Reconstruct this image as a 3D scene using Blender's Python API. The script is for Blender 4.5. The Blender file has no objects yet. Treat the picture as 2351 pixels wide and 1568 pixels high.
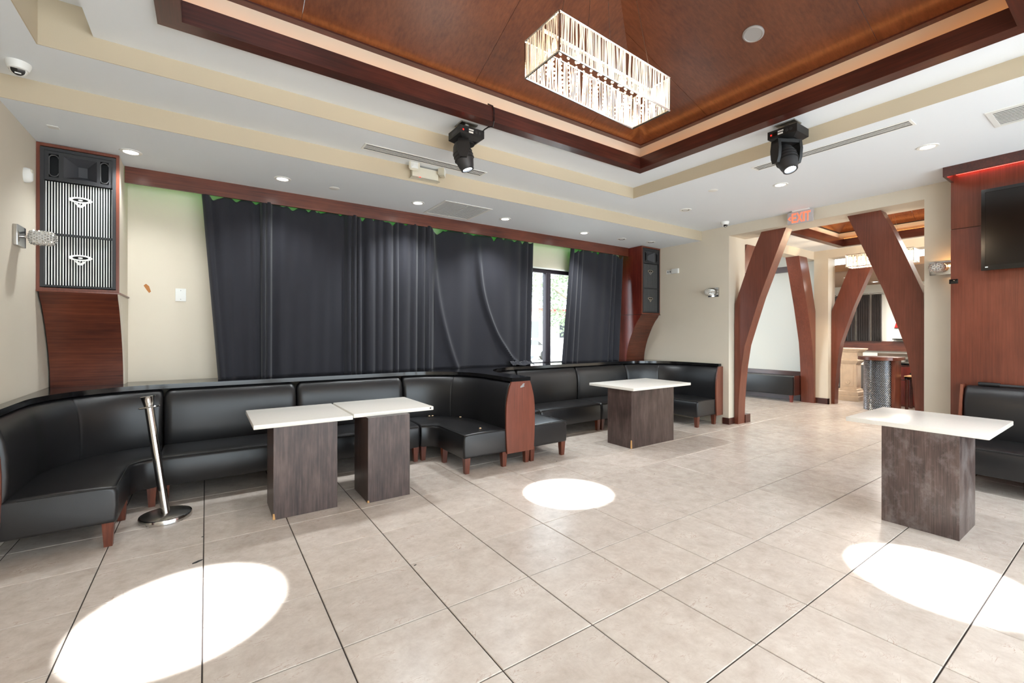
import bpy, bmesh, math, random
from mathutils import Vector, Matrix
R = math.radians
PI = math.pi
random.seed(7)
SC = bpy.context.scene
COL = SC.collection

# ------------------------------------------------------------------ camera
cam_d = bpy.data.cameras.new('camera')
cam = bpy.data.objects.new('camera', cam_d)
COL.objects.link(cam)
cam.location = (0, 0, 1.5)
cam.rotation_euler = (R(90), R(-0.10), -0.6025)
cam_d.sensor_width = 36.0
cam_d.sensor_fit = 'HORIZONTAL'
cam_d.lens = 1020.66 / 2351 * 36.0
cam_d.shift_x = 0.0
cam_d.shift_y = -18.3 / 2351
cam_d.clip_start = 0.05
cam_d.clip_end = 300
SC.camera = cam
SC.view_settings.view_transform = 'Standard'
SC.view_settings.look = 'None'
SC.view_settings.gamma = 1.0
SC.view_settings.use_curve_mapping = False
SC.view_settings.exposure = 0.10

# ------------------------------------------------------------------ sky
W = bpy.data.worlds.new('sky')
SC.world = W
W.use_nodes = True
bg = W.node_tree.nodes['Background']
bg.inputs['Color'].default_value = (0.79, 0.915, 1.0, 1)
bg.inputs['Strength'].default_value = 6.6


def lamp(name, kind, loc, energy, color=(1, 1, 1), aim=None, size=0.1, size_y=None, spot=None, blend=0.15, rot=None):
    d = bpy.data.lights.new(name, kind)
    d.energy = energy
    d.color = color
    if kind == 'AREA':
        d.size = size
        if size_y is not None:
            d.shape = 'RECTANGLE'
            d.size_y = size_y
        else:
            d.shape = 'DISK'
    elif kind == 'SPOT':
        d.spot_size = spot
        d.spot_blend = blend
        d.shadow_soft_size = size
    else:
        d.shadow_soft_size = size
    o = bpy.data.objects.new(name, d)
    COL.objects.link(o)
    o.location = loc
    if aim is not None:
        o.rotation_euler = (Vector(aim) - Vector(loc)).to_track_quat('-Z', 'Y').to_euler()
    elif rot is not None:
        o.rotation_euler = rot
    return o


WARM = (1.0, 0.62, 0.30)
WHITE = (0.92, 0.97, 1.0)
DOWN = [(-0.56, 5.23, 3.125), (0.66, 5.23, 3.125), (2.17, 5.23, 3.125), (3.49, 5.25, 3.125), (5.02, 5.25, 3.125),
        (5.67, 1.25, 3.29), (5.67, 2.57, 3.29)]
for (x, y, z) in DOWN:
    lamp('downlight_and_fill_lamp', 'SPOT', (x, y, z - 0.03), (55 if x < 1 else 130) if y > 4 else 45, WHITE, aim=(x, y, 0), size=0.05, spot=R(125), blend=0.8)
# unseen fill lamps added behind the camera, as if its downlights carried on
for (x, y) in ((-0.6, -1.2), (2.0, -1.4), (5.0, -1.2)):
    lamp('downlight_and_fill_lamp', 'AREA', (x, y, 3.25), 35, WHITE, aim=(x, y, 0), size=0.5)
# moving heads: three hard-edged white beams
HEAD1 = ((1.985, 3.60, 2.985), (2.80, 3.16, 0))
HEAD2 = ((4.20, 1.80, 2.935), (3.70, 0.78, 0))
HEAD3 = ((-0.43, 1.95, 2.95), (-0.10, 2.94, 0))
for k, (p, q) in enumerate((HEAD1, HEAD2, HEAD3)):
    v = (Vector(q) - Vector(p)).normalized()
    lamp('moving_head_lamp', 'SPOT', Vector(p) + v * 0.03, (2600, 2800, 3000)[k], (0.93, 0.97, 1.0), aim=q, size=0.012,
         spot=R((15.6, 17.0, 18.6)[k]), blend=0.3)
# fill lights added to brighten the hall and alcove; bar room lamps follow
lamp('hall_fill_lamp', 'AREA', (9.3, 1.2, 3.2), 60, (1.0, 0.95, 0.9), aim=(9.3, 1.2, 0), size=1.0)
lamp('hall_fill_lamp', 'AREA', (9.3, 5.0, 3.2), 22, (0.95, 0.97, 1.0), aim=(9.3, 5.0, 0), size=0.8)
lamp('bar_lamp', 'AREA', (13.2, 3.2, 2.75), 120, (1.0, 0.93, 0.85), aim=(13.2, 3.2, 0), size=0.9)
lamp('bar_lamp', 'AREA', (12.6, 5.6, 2.75), 80, (0.9, 0.95, 1.0), aim=(12.6, 5.6, 0), size=0.9)
# the sun outside
lamp('sun', 'SUN', (3, 20, 20), 9.0, (1, 0.97, 0.92), aim=(2, 34, 0), size=0.01)


# ------------------------------------------------------------------ helpers
def lin(c):
    return tuple(((v / 255) / 12.92 if v / 255 <= 0.04045 else ((v / 255 + 0.055) / 1.055) ** 2.4) for v in c)


class MB:
    """collects shapes; build() makes ONE mesh"""

    def __init__(s):
        s.v, s.f = [], []

    def add(s, vs, fs):
        n = len(s.v)
        s.v += [tuple(p) for p in vs]
        s.f += [tuple(i + n for i in f) for f in fs]
        return s

    def box(s, x0, x1, y0, y1, z0, z1):
        return s.add([(x0, y0, z0), (x1, y0, z0), (x1, y1, z0), (x0, y1, z0), (x0, y0, z1), (x1, y0, z1), (x1, y1, z1), (x0, y1, z1)],
                     [(0, 3, 2, 1), (4, 5, 6, 7), (0, 1, 5, 4), (1, 2, 6, 5), (2, 3, 7, 6), (3, 0, 4, 7)])

    def rbox(s, x0, x1, y0, y1, z0, z1, b=0.004):
        bm = bmesh.new()
        bmesh.ops.create_cube(bm, size=1)
        for v in bm.verts:
            v.co = ((x0 + x1) / 2 + v.co.x * (x1 - x0), (y0 + y1) / 2 + v.co.y * (y1 - y0), (z0 + z1) / 2 + v.co.z * (z1 - z0))
        bmesh.ops.bevel(bm, geom=bm.edges[:], offset=b, segments=2, affect='EDGES', profile=0.6)
        return s.bm(bm)

    def bm(s, bm, M=None):
        bm.verts.index_update()
        vs = [(M @ v.co if M else v.co)[:] for v in bm.verts]
        fs = [[v.index for v in f.verts] for f in bm.faces]
        bm.free()
        return s.add(vs, fs)

    def prism(s, poly, axis, a, b):
        """poly: 2D points; axis 'x' -> (y,z), 'y' -> (x,z), 'z' -> (x,y)"""
        n = len(poly)

        def P(p, t):
            return (t, p[0], p[1]) if axis == 'x' else ((p[0], t, p[1]) if axis == 'y' else (p[0], p[1], t))
        vs = [P(p, a) for p in poly] + [P(p, b) for p in poly]
        fs = [tuple(range(n)), tuple(range(2 * n - 1, n - 1, -1))] + [(i, (i + 1) % n, n + (i + 1) % n, n + i) for i in range(n)]
        return s.add(vs, fs)

    def strip(s, A, B, axis, a, b):
        """a curved band between two 2D polylines of the same length, extruded"""
        n = len(A)

        def P(p, t):
            return (t, p[0], p[1]) if axis == 'x' else ((p[0], t, p[1]) if axis == 'y' else (p[0], p[1], t))
        vs = [P(p, a) for p in A] + [P(p, a) for p in B] + [P(p, b) for p in A] + [P(p, b) for p in B]
        fs = []
        for i in range(n - 1):
            fs += [(i, i + 1, n + i + 1, n + i), (2 * n + i, 3 * n + i, 3 * n + i + 1, 2 * n + i + 1),
                   (i, 2 * n + i, 2 * n + i + 1, i + 1), (n + i, n + i + 1, 3 * n + i + 1, 3 * n + i)]
        fs += [(0, n, 3 * n, 2 * n), (n - 1, 3 * n - 1, 4 * n - 1, 2 * n - 1)]
        return s.add(vs, fs)

    def lathe(s, prof, c=(0, 0, 0), n=24, M=None, a0=0, a1=2 * PI):
        full = abs(a1 - a0 - 2 * PI) < 1e-6
        m = n if full else n + 1
        vs, fs = [], []
        for i in range(m):
            a = a0 + (a1 - a0) * i / n
            for (r, z) in prof:
                p = Vector((r * math.cos(a), r * math.sin(a), z))
                if M is not None:
                    p = M @ p
                vs.append((p.x + c[0], p.y + c[1], p.z + c[2]))
        k = len(prof)
        for i in range(n):
            j = (i + 1) % m
            for t in range(k - 1):
                fs.append((i * k + t, j * k + t, j * k + t + 1, i * k + t + 1))
        if full:
            if prof[0][0] > 1e-5:
                fs.append(tuple(i * k for i in range(n - 1, -1, -1)))
            if prof[-1][0] > 1e-5:
                fs.append(tuple(i * k + k - 1 for i in range(n)))
        return s.add(vs, fs)

    def cyl(s, p, q, r, r2=None, n=12):
        p, q = Vector(p), Vector(q)
        L = (q - p).length
        M = (q - p).to_track_quat('Z', 'Y').to_matrix().to_4x4()
        return s.lathe([(r, 0), (r if r2 is None else r2, L)], p, n, M)

    def tube(s, pts, r, n=8):
        pts = [Vector(p) for p in pts]
        vs, fs = [], []
        for i, p in enumerate(pts):
            d = (pts[min(i + 1, len(pts) - 1)] - pts[max(i - 1, 0)]).normalized()
            q = d.to_track_quat('Z', 'Y').to_matrix()
            for k in range(n):
                a = 2 * PI * k / n
                vs.append(p + q @ Vector((r * math.cos(a), r * math.sin(a), 0)))
        for i in range(len(pts) - 1):
            for k in range(n):
                fs.append((i * n + k, i * n + (k + 1) % n, (i + 1) * n + (k + 1) % n, (i + 1) * n + k))
        fs.append(tuple(range(n - 1, -1, -1)))
        fs.append(tuple((len(pts) - 1) * n + k for k in range(n)))
        return s.add(vs, fs)

    def sweep(s, rings):
        """rings: list of lists of 3D points (closed loops of equal size), capped"""
        k = len(rings[0])
        vs = [p for r in rings for p in r]
        fs = []
        for i in range(len(rings) - 1):
            for t in range(k):
                fs.append((i * k + t, i * k + (t + 1) % k, (i + 1) * k + (t + 1) % k, (i + 1) * k + t))
        fs.append(tuple(range(k - 1, -1, -1)))
        fs.append(tuple((len(rings) - 1) * k + t for t in range(k)))
        return s.add(vs, fs)

    def mesh(s, name, mat, org=(0, 0, 0), smooth=35):
        me = bpy.data.meshes.new(name)
        ox, oy, oz = org
        me.from_pydata([(x - ox, y - oy, z - oz) for (x, y, z) in s.v], [], s.f)
        bm = bmesh.new()
        bm.from_mesh(me)
        bmesh.ops.recalc_face_normals(bm, faces=bm.faces[:])
        bm.to_mesh(me)
        bm.free()
        if smooth:
            me.polygons.foreach_set('use_smooth', [True] * len(me.polygons))
            me.set_sharp_from_angle(angle=R(smooth))
        me.materials.append(mat)
        return me


def worldloc(o):
    p = Vector((0, 0, 0))
    while o is not None:
        p += o.location
        o = o.parent
    return p


def obj(name, mb, mat, parent=None, org=None, smooth=35, loc=None):
    """one mesh object; vertices are given in world space"""
    base = worldloc(parent) if parent is not None else Vector((0, 0, 0))
    o = Vector(org) if org is not None else base
    ob = bpy.data.objects.new(name, mb.mesh(name, mat, o, smooth))
    COL.objects.link(ob)
    if parent is not None:
        ob.parent = parent
    ob.location = o - base
    return ob


def tag(o, label, cat, group=None):
    o['label'] = label
    o['category'] = cat
    if group:
        o['group'] = group
    return o


def struct(name, mb, mat, parent=None, smooth=35):
    o = obj(name, mb, mat, parent, smooth=smooth)
    if parent is None:
        o['kind'] = 'structure'
    return o


def thing(name, label, cat, loc, group=None):
    o = bpy.data.objects.new(name, None)
    o.empty_display_size = 0.1
    COL.objects.link(o)
    o.location = loc
    return tag(o, label, cat, group)


def dup(root, loc, label=None, rot=None):
    def rec(o, parent):
        c = o.copy()
        COL.objects.link(c)
        c.parent = parent
        for ch in o.children:
            rec(ch, c)
        return c
    r = rec(root, None)
    r.location = loc
    if rot is not None:
        r.rotation_euler = rot
    if label:
        r['label'] = label
    return r


# ------------------------------------------------------------------ materials
def mat(name, col, rough=0.5, metal=0.0, spec=0.5, coat=0.0, emit=None, estr=0.0, bump=0.0, bscale=200, var=0.0, vscale=3.0, sheen=0.0):
    m = bpy.data.materials.new(name)
    m.use_nodes = True
    nt = m.node_tree
    b = nt.nodes['Principled BSDF']
    c = lin(col)
    b.inputs['Base Color'].default_value = (*c, 1)
    b.inputs['Roughness'].default_value = rough
    b.inputs['Metallic'].default_value = metal
    b.inputs['Specular IOR Level'].default_value = spec
    b.inputs['Coat Weight'].default_value = coat
    b.inputs['Coat Roughness'].default_value = 0.12
    b.inputs['Sheen Weight'].default_value = sheen
    if emit:
        b.inputs['Emission Color'].default_value = (*lin(emit), 1)
        b.inputs['Emission Strength'].default_value = estr
    tc = nt.nodes.new('ShaderNodeTexCoord')
    if var > 0:
        n = nt.nodes.new('ShaderNodeTexNoise')
        n.inputs['Scale'].default_value = vscale
        n.inputs['Detail'].default_value = 5
        nt.links.new(tc.outputs['Object'], n.inputs['Vector'])
        r = nt.nodes.new('ShaderNodeValToRGB')
        r.color_ramp.elements[0].position = 0.3
        r.color_ramp.elements[1].position = 0.7
        r.color_ramp.elements[0].color = (*[v * (1 - var) for v in c], 1)
        r.color_ramp.elements[1].color = (*[min(1, v * (1 + var)) for v in c], 1)
        nt.links.new(n.outputs['Fac'], r.inputs['Fac'])
        nt.links.new(r.outputs['Color'], b.inputs['Base Color'])
    if bump > 0:
        n = nt.nodes.new('ShaderNodeTexNoise')
        n.inputs['Scale'].default_value = bscale
        n.inputs['Detail'].default_value = 3
        nt.links.new(tc.outputs['Object'], n.inputs['Vector'])
        bp = nt.nodes.new('ShaderNodeBump')
        bp.inputs['Strength'].default_value = bump
        bp.inputs['Distance'].default_value = 0.002
        nt.links.new(n.outputs['Fac'], bp.inputs['Height'])
        nt.links.new(bp.outputs['Normal'], b.inputs['Normal'])
    return m


def wood(name, dark, mid, light, grain='z', rough=0.35, coat=0.25, fine=60, bands=5, spec=0.5):
    """grain runs along the named axis; fine streaks plus broad cloudy figure"""
    m = bpy.data.materials.new(name)
    m.use_nodes = True
    nt = m.node_tree
    b = nt.nodes['Principled BSDF']
    tc = nt.nodes.new('ShaderNodeTexCoord')

    def noise(scale, along, det):
        mp = nt.nodes.new('ShaderNodeMapping')
        sc = [scale] * 3
        sc['xyz'.index(grain)] = along
        mp.inputs['Scale'].default_value = sc
        n = nt.nodes.new('ShaderNodeTexNoise')
        n.inputs['Scale'].default_value = 1
        n.inputs['Detail'].default_value = det
        n.inputs['Roughness'].default_value = 0.65
        nt.links.new(tc.outputs['Object'], mp.inputs['Vector'])
        nt.links.new(mp.outputs['Vector'], n.inputs['Vector'])
        return n
    a = noise(fine, fine * 0.03, 4)
    c = noise(bands, bands * 0.35, 3)
    mx = nt.nodes.new('ShaderNodeMix')
    mx.data_type = 'FLOAT'
    mx.inputs[0].default_value = 0.45
    nt.links.new(a.outputs['Fac'], mx.inputs[2])
    nt.links.new(c.outputs['Fac'], mx.inputs[3])
    r = nt.nodes.new('ShaderNodeValToRGB')
    r.color_ramp.elements[0].position = 0.36
    r.color_ramp.elements[0].color = (*lin(dark), 1)
    r.color_ramp.elements[1].position = 0.64
    r.color_ramp.elements[1].color = (*lin(light), 1)
    e = r.color_ramp.elements.new(0.5)
    e.color = (*lin(mid), 1)
    nt.links.new(mx.outputs[0], r.inputs['Fac'])
    nt.links.new(r.outputs['Color'], b.inputs['Base Color'])
    b.inputs['Roughness'].default_value = rough
    b.inputs['Coat Weight'].default_value = coat
    b.inputs['Coat Roughness'].default_value = 0.2
    b.inputs['Specular IOR Level'].default_value = spec
    bp = nt.nodes.new('ShaderNodeBump')
    bp.inputs['Strength'].default_value = 0.12
    bp.inputs['Distance'].default_value = 0.001
    nt.links.new(a.outputs['Fac'], bp.inputs['Height'])
    nt.links.new(bp.outputs['Normal'], b.inputs['Normal'])
    return m


def marble():
    m = bpy.data.materials.new('cream_marble_tile')
    m.use_nodes = True
    nt = m.node_tree
    N = nt.nodes.new
    L = nt.links.new
    b = nt.nodes['Principled BSDF']
    tc = N('ShaderNodeTexCoord')
    oi = N('ShaderNodeObjectInfo')
    off = N('ShaderNodeVectorMath')
    off.operation = 'SCALE'
    cx = N('ShaderNodeCombineXYZ')
    L(oi.outputs['Random'], cx.inputs[0])
    L(oi.outputs['Random'], cx.inputs[1])
    L(cx.outputs[0], off.inputs[0])
    off.inputs['Scale'].default_value = 47.0
    add = N('ShaderNodeVectorMath')
    L(tc.outputs['Object'], add.inputs[0])
    L(off.outputs[0], add.inputs[1])
    n1 = N('ShaderNodeTexNoise')
    n1.inputs['Scale'].default_value = 7.0
    n1.inputs['Detail'].default_value = 9
    n1.inputs['Roughness'].default_value = 0.72
    n1.inputs['Distortion'].default_value = 0.15
    L(add.outputs[0], n1.inputs['Vector'])
    r1 = N('ShaderNodeValToRGB')
    r1.color_ramp.elements[0].position = 0.3
    r1.color_ramp.elements[0].color = (*lin((183, 169, 157)), 1)
    r1.color_ramp.elements[1].position = 0.7
    r1.color_ramp.elements[1].color = (*lin((213, 203, 193)), 1)
    L(n1.outputs['Fac'], r1.inputs['Fac'])
    # thin wandering veins: where a distorted noise crosses 0.5
    n2 = N('ShaderNodeTexNoise')
    n2.inputs['Scale'].default_value = 5.0
    n2.inputs['Detail'].default_value = 8
    n2.inputs['Roughness'].default_value = 0.6
    n2.inputs['Distortion'].default_value = 1.6
    mp = N('ShaderNodeMapping')
    mp.inputs['Scale'].default_value = (1.0, 2.4, 1)
    mp.inputs['Rotation'].default_value = (0, 0, 0.5)
    L(add.outputs[0], mp.inputs['Vector'])
    L(mp.outputs[0], n2.inputs['Vector'])
    d = N('ShaderNodeMath')
    d.operation = 'SUBTRACT'
    d.inputs[1].default_value = 0.5
    L(n2.outputs['Fac'], d.inputs[0])
    ab = N('ShaderNodeMath')
    ab.operation = 'ABSOLUTE'
    L(d.outputs[0], ab.inputs[0])
    r2 = N('ShaderNodeValToRGB')
    r2.color_ramp.elements[0].position = 0.0
    r2.color_ramp.elements[0].color = (1, 1, 1, 1)
    r2.color_ramp.elements[1].position = 0.012
    r2.color_ramp.elements[1].color = (0, 0, 0, 1)
    L(ab.outputs[0], r2.inputs['Fac'])
    n3 = N('ShaderNodeTexNoise')
    n3.inputs['Scale'].default_value = 7
    L(add.outputs[0], n3.inputs['Vector'])
    r3 = N('ShaderNodeValToRGB')
    r3.color_ramp.elements[0].position = 0.5
    r3.color_ramp.elements[1].position = 0.68
    L(n3.outputs['Fac'], r3.inputs['Fac'])
    mul = N('ShaderNodeMath')
    mul.operation = 'MULTIPLY'
    L(r2.outputs['Color'], mul.inputs[0])
    L(r3.outputs['Color'], mul.inputs[1])
    mul2 = N('ShaderNodeMath')
    mul2.operation = 'MULTIPLY'
    mul2.inputs[1].default_value = 0.75
    L(mul.outputs[0], mul2.inputs[0])
    mx = N('ShaderNodeMix')
    mx.data_type = 'RGBA'
    L(mul2.outputs[0], mx.inputs[0])
    L(r1.outputs['Color'], mx.inputs[6])
    mx.inputs[7].default_value = (*lin((150, 108, 84)), 1)
    # slight tone shift from tile to tile
    hs = N('ShaderNodeHueSaturation')
    mr = N('ShaderNodeMapRange')
    mr.inputs['To Min'].default_value = 0.94
    mr.inputs['To Max'].default_value = 1.05
    L(oi.outputs['Random'], mr.inputs['Value'])
    L(mr.outputs[0], hs.inputs['Value'])
    L(mx.outputs[2], hs.inputs['Color'])
    L(hs.outputs['Color'], b.inputs['Base Color'])
    b.inputs['Roughness'].default_value = 0.27
    b.inputs['Specular IOR Level'].default_value = 0.4
    return m


def glassmat(name, tint=(1, 1, 1), k=0.08):
    m = bpy.data.materials.new(name)
    m.use_nodes = True
    nt = m.node_tree
    nt.nodes.remove(nt.nodes['Principled BSDF'])
    t = nt.nodes.new('ShaderNodeBsdfTransparent')
    t.inputs['Color'].default_value = (*tint, 1)
    g = nt.nodes.new('ShaderNodeBsdfGlossy')
    g.inputs['Roughness'].default_value = 0.02
    x = nt.nodes.new('ShaderNodeMixShader')
    x.inputs[0].default_value = k
    nt.links.new(t.outputs[0], x.inputs[1])
    nt.links.new(g.outputs[0], x.inputs[2])
    nt.links.new(x.outputs[0], nt.nodes['Material Output'].inputs['Surface'])
    return m


def crystalmat(name, tl=0.6, clear=0.0):
    """cut glass seen from a few metres: glossy facets over a translucent body"""
    m = bpy.data.materials.new(name)
    m.use_nodes = True
    nt = m.node_tree
    b = nt.nodes['Principled BSDF']
    b.inputs['Base Color'].default_value = (0.9, 0.9, 0.9, 1)
    b.inputs['Roughness'].default_value = 0.12
    t = nt.nodes.new('ShaderNodeBsdfTranslucent')
    t.inputs['Color'].default_value = (1.0, 0.95, 0.88, 1)
    x = nt.nodes.new('ShaderNodeMixShader')
    x.inputs[0].default_value = tl
    nt.links.new(b.outputs[0], x.inputs[1])
    nt.links.new(t.outputs[0], x.inputs[2])
    out = x
    if clear > 0:
        tr = nt.nodes.new('ShaderNodeBsdfTransparent')
        out = nt.nodes.new('ShaderNodeMixShader')
        out.inputs[0].default_value = clear
        nt.links.new(x.outputs[0], out.inputs[1])
        nt.links.new(tr.outputs[0], out.inputs[2])
    nt.links.new(out.outputs[0], nt.nodes['Material Output'].inputs['Surface'])
    return m


M = {}
M['wall'] = mat('cream_wall_paint', (210, 199, 181), 0.75, bump=0.25, bscale=260, var=0.03, vscale=1.2)
M['wall_white'] = mat('pale_wall_paint', (226, 226, 218), 0.75, bump=0.2, bscale=260)
M['ceil'] = mat('white_ceiling_paint', (226, 230, 233), 0.85, bump=0.2, bscale=300)
M['fascia'] = mat('cream_fascia_paint', (190, 176, 152), 0.8, bump=0.2, bscale=260)
M['taupe'] = mat('taupe_ceiling_paint', (150, 120, 95), 0.7)
M['marble'] = marble()
M['grout'] = mat('dark_grout', (46, 38, 34), 0.9)
RED = ((62, 26, 16), (90, 42, 26), (112, 57, 37))
M['mah_x'] = wood('mahogany_grain_x', *RED, 'x')
M['mah_y'] = wood('mahogany_grain_y', *RED, 'y')
M['mah_z'] = wood('mahogany_grain_z', *RED, 'z')
M['dome'] = wood('amber_mahogany', (70, 34, 17), (88, 47, 25), (102, 58, 34), 'x', rough=0.3, coat=0.3, fine=45, bands=3)
M['frame'] = wood('dark_mahogany', (48, 20, 14), (66, 28, 20), (84, 38, 28), 'x', rough=0.35, coat=0.3)
M['arch'] = wood('arch_mahogany', (92, 45, 30), (107, 54, 37), (121, 64, 46), 'z', rough=0.35, coat=0.25, fine=70, bands=4)
M['wenge'] = wood('wenge_laminate', (48, 37, 34), (71, 56, 52), (95, 79, 73), 'z', rough=0.42, coat=0.1, fine=110, bands=9)
def scuffed():
    m = M['wenge'].copy()
    m.name = 'scuffed_wenge_laminate'
    nt = m.node_tree
    b = nt.nodes['Principled BSDF']
    src = b.inputs['Base Color'].links[0].from_socket
    tc = nt.nodes.new('ShaderNodeTexCoord')
    mp = nt.nodes.new('ShaderNodeMapping')
    mp.inputs['Scale'].default_value = (5, 5, 3.5)
    n = nt.nodes.new('ShaderNodeTexNoise')
    n.inputs['Scale'].default_value = 1.0
    n.inputs['Detail'].default_value = 9
    n.inputs['Roughness'].default_value = 0.75
    r = nt.nodes.new('ShaderNodeValToRGB')
    r.color_ramp.elements[0].position = 0.47
    r.color_ramp.elements[0].color = (0, 0, 0, 1)
    r.color_ramp.elements[1].position = 0.66
    r.color_ramp.elements[1].color = (0.55, 0.55, 0.55, 1)
    x = nt.nodes.new('ShaderNodeMix')
    x.data_type = 'RGBA'
    nt.links.new(tc.outputs['Object'], mp.inputs['Vector'])
    nt.links.new(mp.outputs[0], n.inputs['Vector'])
    nt.links.new(n.outputs['Fac'], r.inputs['Fac'])
    nt.links.new(r.outputs['Color'], x.inputs[0])
    nt.links.new(src, x.inputs[6])
    x.inputs[7].default_value = (*lin((138, 130, 127)), 1)
    nt.links.new(x.outputs[2], b.inputs['Base Color'])
    return m


M['leather'] = mat('black_vinyl', (28, 27, 28), 0.32, spec=0.5, bump=0.25, bscale=420, var=0.15, vscale=2.5)
M['scuffed'] = scuffed()
M['piping'] = mat('black_piping', (20, 20, 21), 0.5)
M['granite'] = mat('black_granite', (14, 13, 14), 0.12, spec=0.6, var=0.5, vscale=90)
M['quartz'] = mat('white_quartz', (232, 227, 218), 0.22, spec=0.5, var=0.02, vscale=60)
M['chip'] = mat('bare_chipboard', (196, 150, 96), 0.8)
M['chrome'] = mat('chrome', (205, 203, 200), 0.12, metal=1.0)
M['steel'] = mat('brushed_steel', (170, 166, 160), 0.28, metal=1.0)
M['curtain'] = mat('black_curtain_cloth', (29, 29, 36), 0.8, spec=0.3, sheen=0.18, bump=0.2, bscale=500, var=0.06, vscale=4)
M['brown_curtain'] = mat('brown_curtain_cloth', (40, 28, 24), 0.85, sheen=0.3)
M['black'] = mat('matte_black', (16, 16, 17), 0.55)
M['blackgloss'] = mat('gloss_black', (10, 10, 11), 0.12, spec=0.6)
M['charcoal'] = mat('charcoal_plastic', (42, 42, 44), 0.5)
M['void'] = mat('black_and_void_shade', (3, 3, 3), 0.9)  # near-black; also stands for the shade inside the ceiling vents
M['white'] = mat('white_plastic', (228, 227, 222), 0.4)
M['ivory'] = mat('ivory_plastic', (214, 208, 190), 0.4)
M['rib'] = mat('white_grille_rib', (248, 247, 242), 0.5)
M['ribgrey'] = mat('grey_grille_rib', (92, 92, 92), 0.5)
M['glass'] = glassmat('window_glass')
M['lens'] = glassmat('clear_lens', (0.9, 0.95, 1), 0.15)
M['alu'] = mat('dark_bronze_aluminium', (58, 52, 58), 0.4, metal=0.4)
M['crystal'] = crystalmat('cut_crystal')
M['bead'] = crystalmat('crystal_bead', 0.25, 0.45)
M['horn'] = mat('horn_plastic', (66, 66, 70), 0.5)
M['lit'] = mat('lit_diffuser', (255, 255, 255), 0.5, emit=(255, 252, 244), estr=14)
M['beam'] = mat('lit_beam_lens', (255, 255, 255), 0.5, emit=(235, 246, 255), estr=16)
M['bulb'] = mat('lit_bulb', (255, 255, 255), 0.5, emit=(255, 220, 170), estr=30)
M['ledwarm'] = mat('warm_led_strip', (255, 255, 255), 0.5, emit=(255, 160, 84), estr=8)
M['ledgreen'] = mat('green_led_strip', (255, 255, 255), 0.5, emit=(40, 255, 60), estr=3.2)
M['ledred'] = mat('red_led_strip', (255, 255, 255), 0.5, emit=(255, 40, 10), estr=5)
M['exit'] = mat('lit_exit_letters', (255, 120, 90), 0.5, emit=(255, 84, 50), estr=1.6)
M['redled'] = mat('red_indicator', (255, 20, 10), 0.4, emit=(255, 20, 10), estr=6)
M['grey_panel'] = mat('grey_sign_panel', (182, 176, 176), 0.4)
M['grey'] = mat('grey_metal', (150, 150, 150), 0.45, metal=0.2)
M['stone'] = mat('carved_cream_stone', (222, 200, 176), 0.7, bump=0.5, bscale=60, var=0.06, vscale=12)
M['screen'] = mat('tv_screen', (16, 11, 9), 0.16, spec=0.4)
M['asphalt'] = mat('pale_pavement', (206, 204, 200), 0.9, var=0.05)
M['leaf'] = mat('tree_leaf', (150, 164, 136), 0.6, var=0.2)
M['bark'] = mat('tree_bark', (150, 136, 120), 0.9)
M['carpaint'] = mat('silver_car_paint', (196, 200, 206), 0.25, metal=0.3, coat=0.5)
M['redpaint'] = mat('red_paint', (205, 30, 24), 0.5)
M['steelmesh'] = mat('silver_mesh', (190, 196, 206), 0.22, metal=0.9)
M['stain'] = mat('brown_stain', (168, 108, 56), 0.8)
M['crumb'] = mat('pale_crumb', (206, 176, 140), 0.8)

# ================================================================== SETTING
XL, XR, YB = -1.19, 7.13, 5.95
ZC, ZS = 3.29, 3.125            # main ceiling, lower soffit by the curtain wall
SOF = 4.53

# ---- floor: grout bed and tiles
floor = struct('floor', MB().box(-1.4, 15.2, -3.2, 8.2, -0.15, -0.005), M['grout'])
TS, G = 0.552, 0.006
TX0, TY0 = -0.565, 1.652
cache = {}


def tile(i, j, x0, x1, y0, y1, parent):
    a, b = max(TX0 + i * TS + G / 2, x0), min(TX0 + (i + 1) * TS - G / 2, x1)
    c, d = max(TY0 + j * TS + G / 2, y0), min(TY0 + (j + 1) * TS - G / 2, y1)
    if b - a < 0.03 or d - c < 0.03:
        return None
    return a, b, c, d


def tile_mesh(w, h):
    key = (round(w, 3), round(h, 3))
    if key not in cache:
        mb = MB()
        e = 0.0025
        x, y = w / 2, h / 2
        vs = [(-x, -y, -0.01), (x, -y, -0.01), (x, y, -0.01), (-x, y, -0.01), (-x, -y, -e), (x, -y, -e), (x, y, -e), (-x, y, -e),
              (-x + e, -y + e, 0), (x - e, -y + e, 0), (x - e, y - e, 0), (-x + e, y - e, 0)]
        fs = [(8, 9, 10, 11)] + [(k, (k + 1) % 4, 4 + (k + 1) % 4, 4 + k) for k in range(4)] + [(4 + k, 4 + (k + 1) % 4, 8 + (k + 1) % 4, 8 + k) for k in range(4)]
        mb.add(vs, fs)
        cache[key] = mb.mesh('tile', M['marble'], smooth=0)
    return cache[key]


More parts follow.
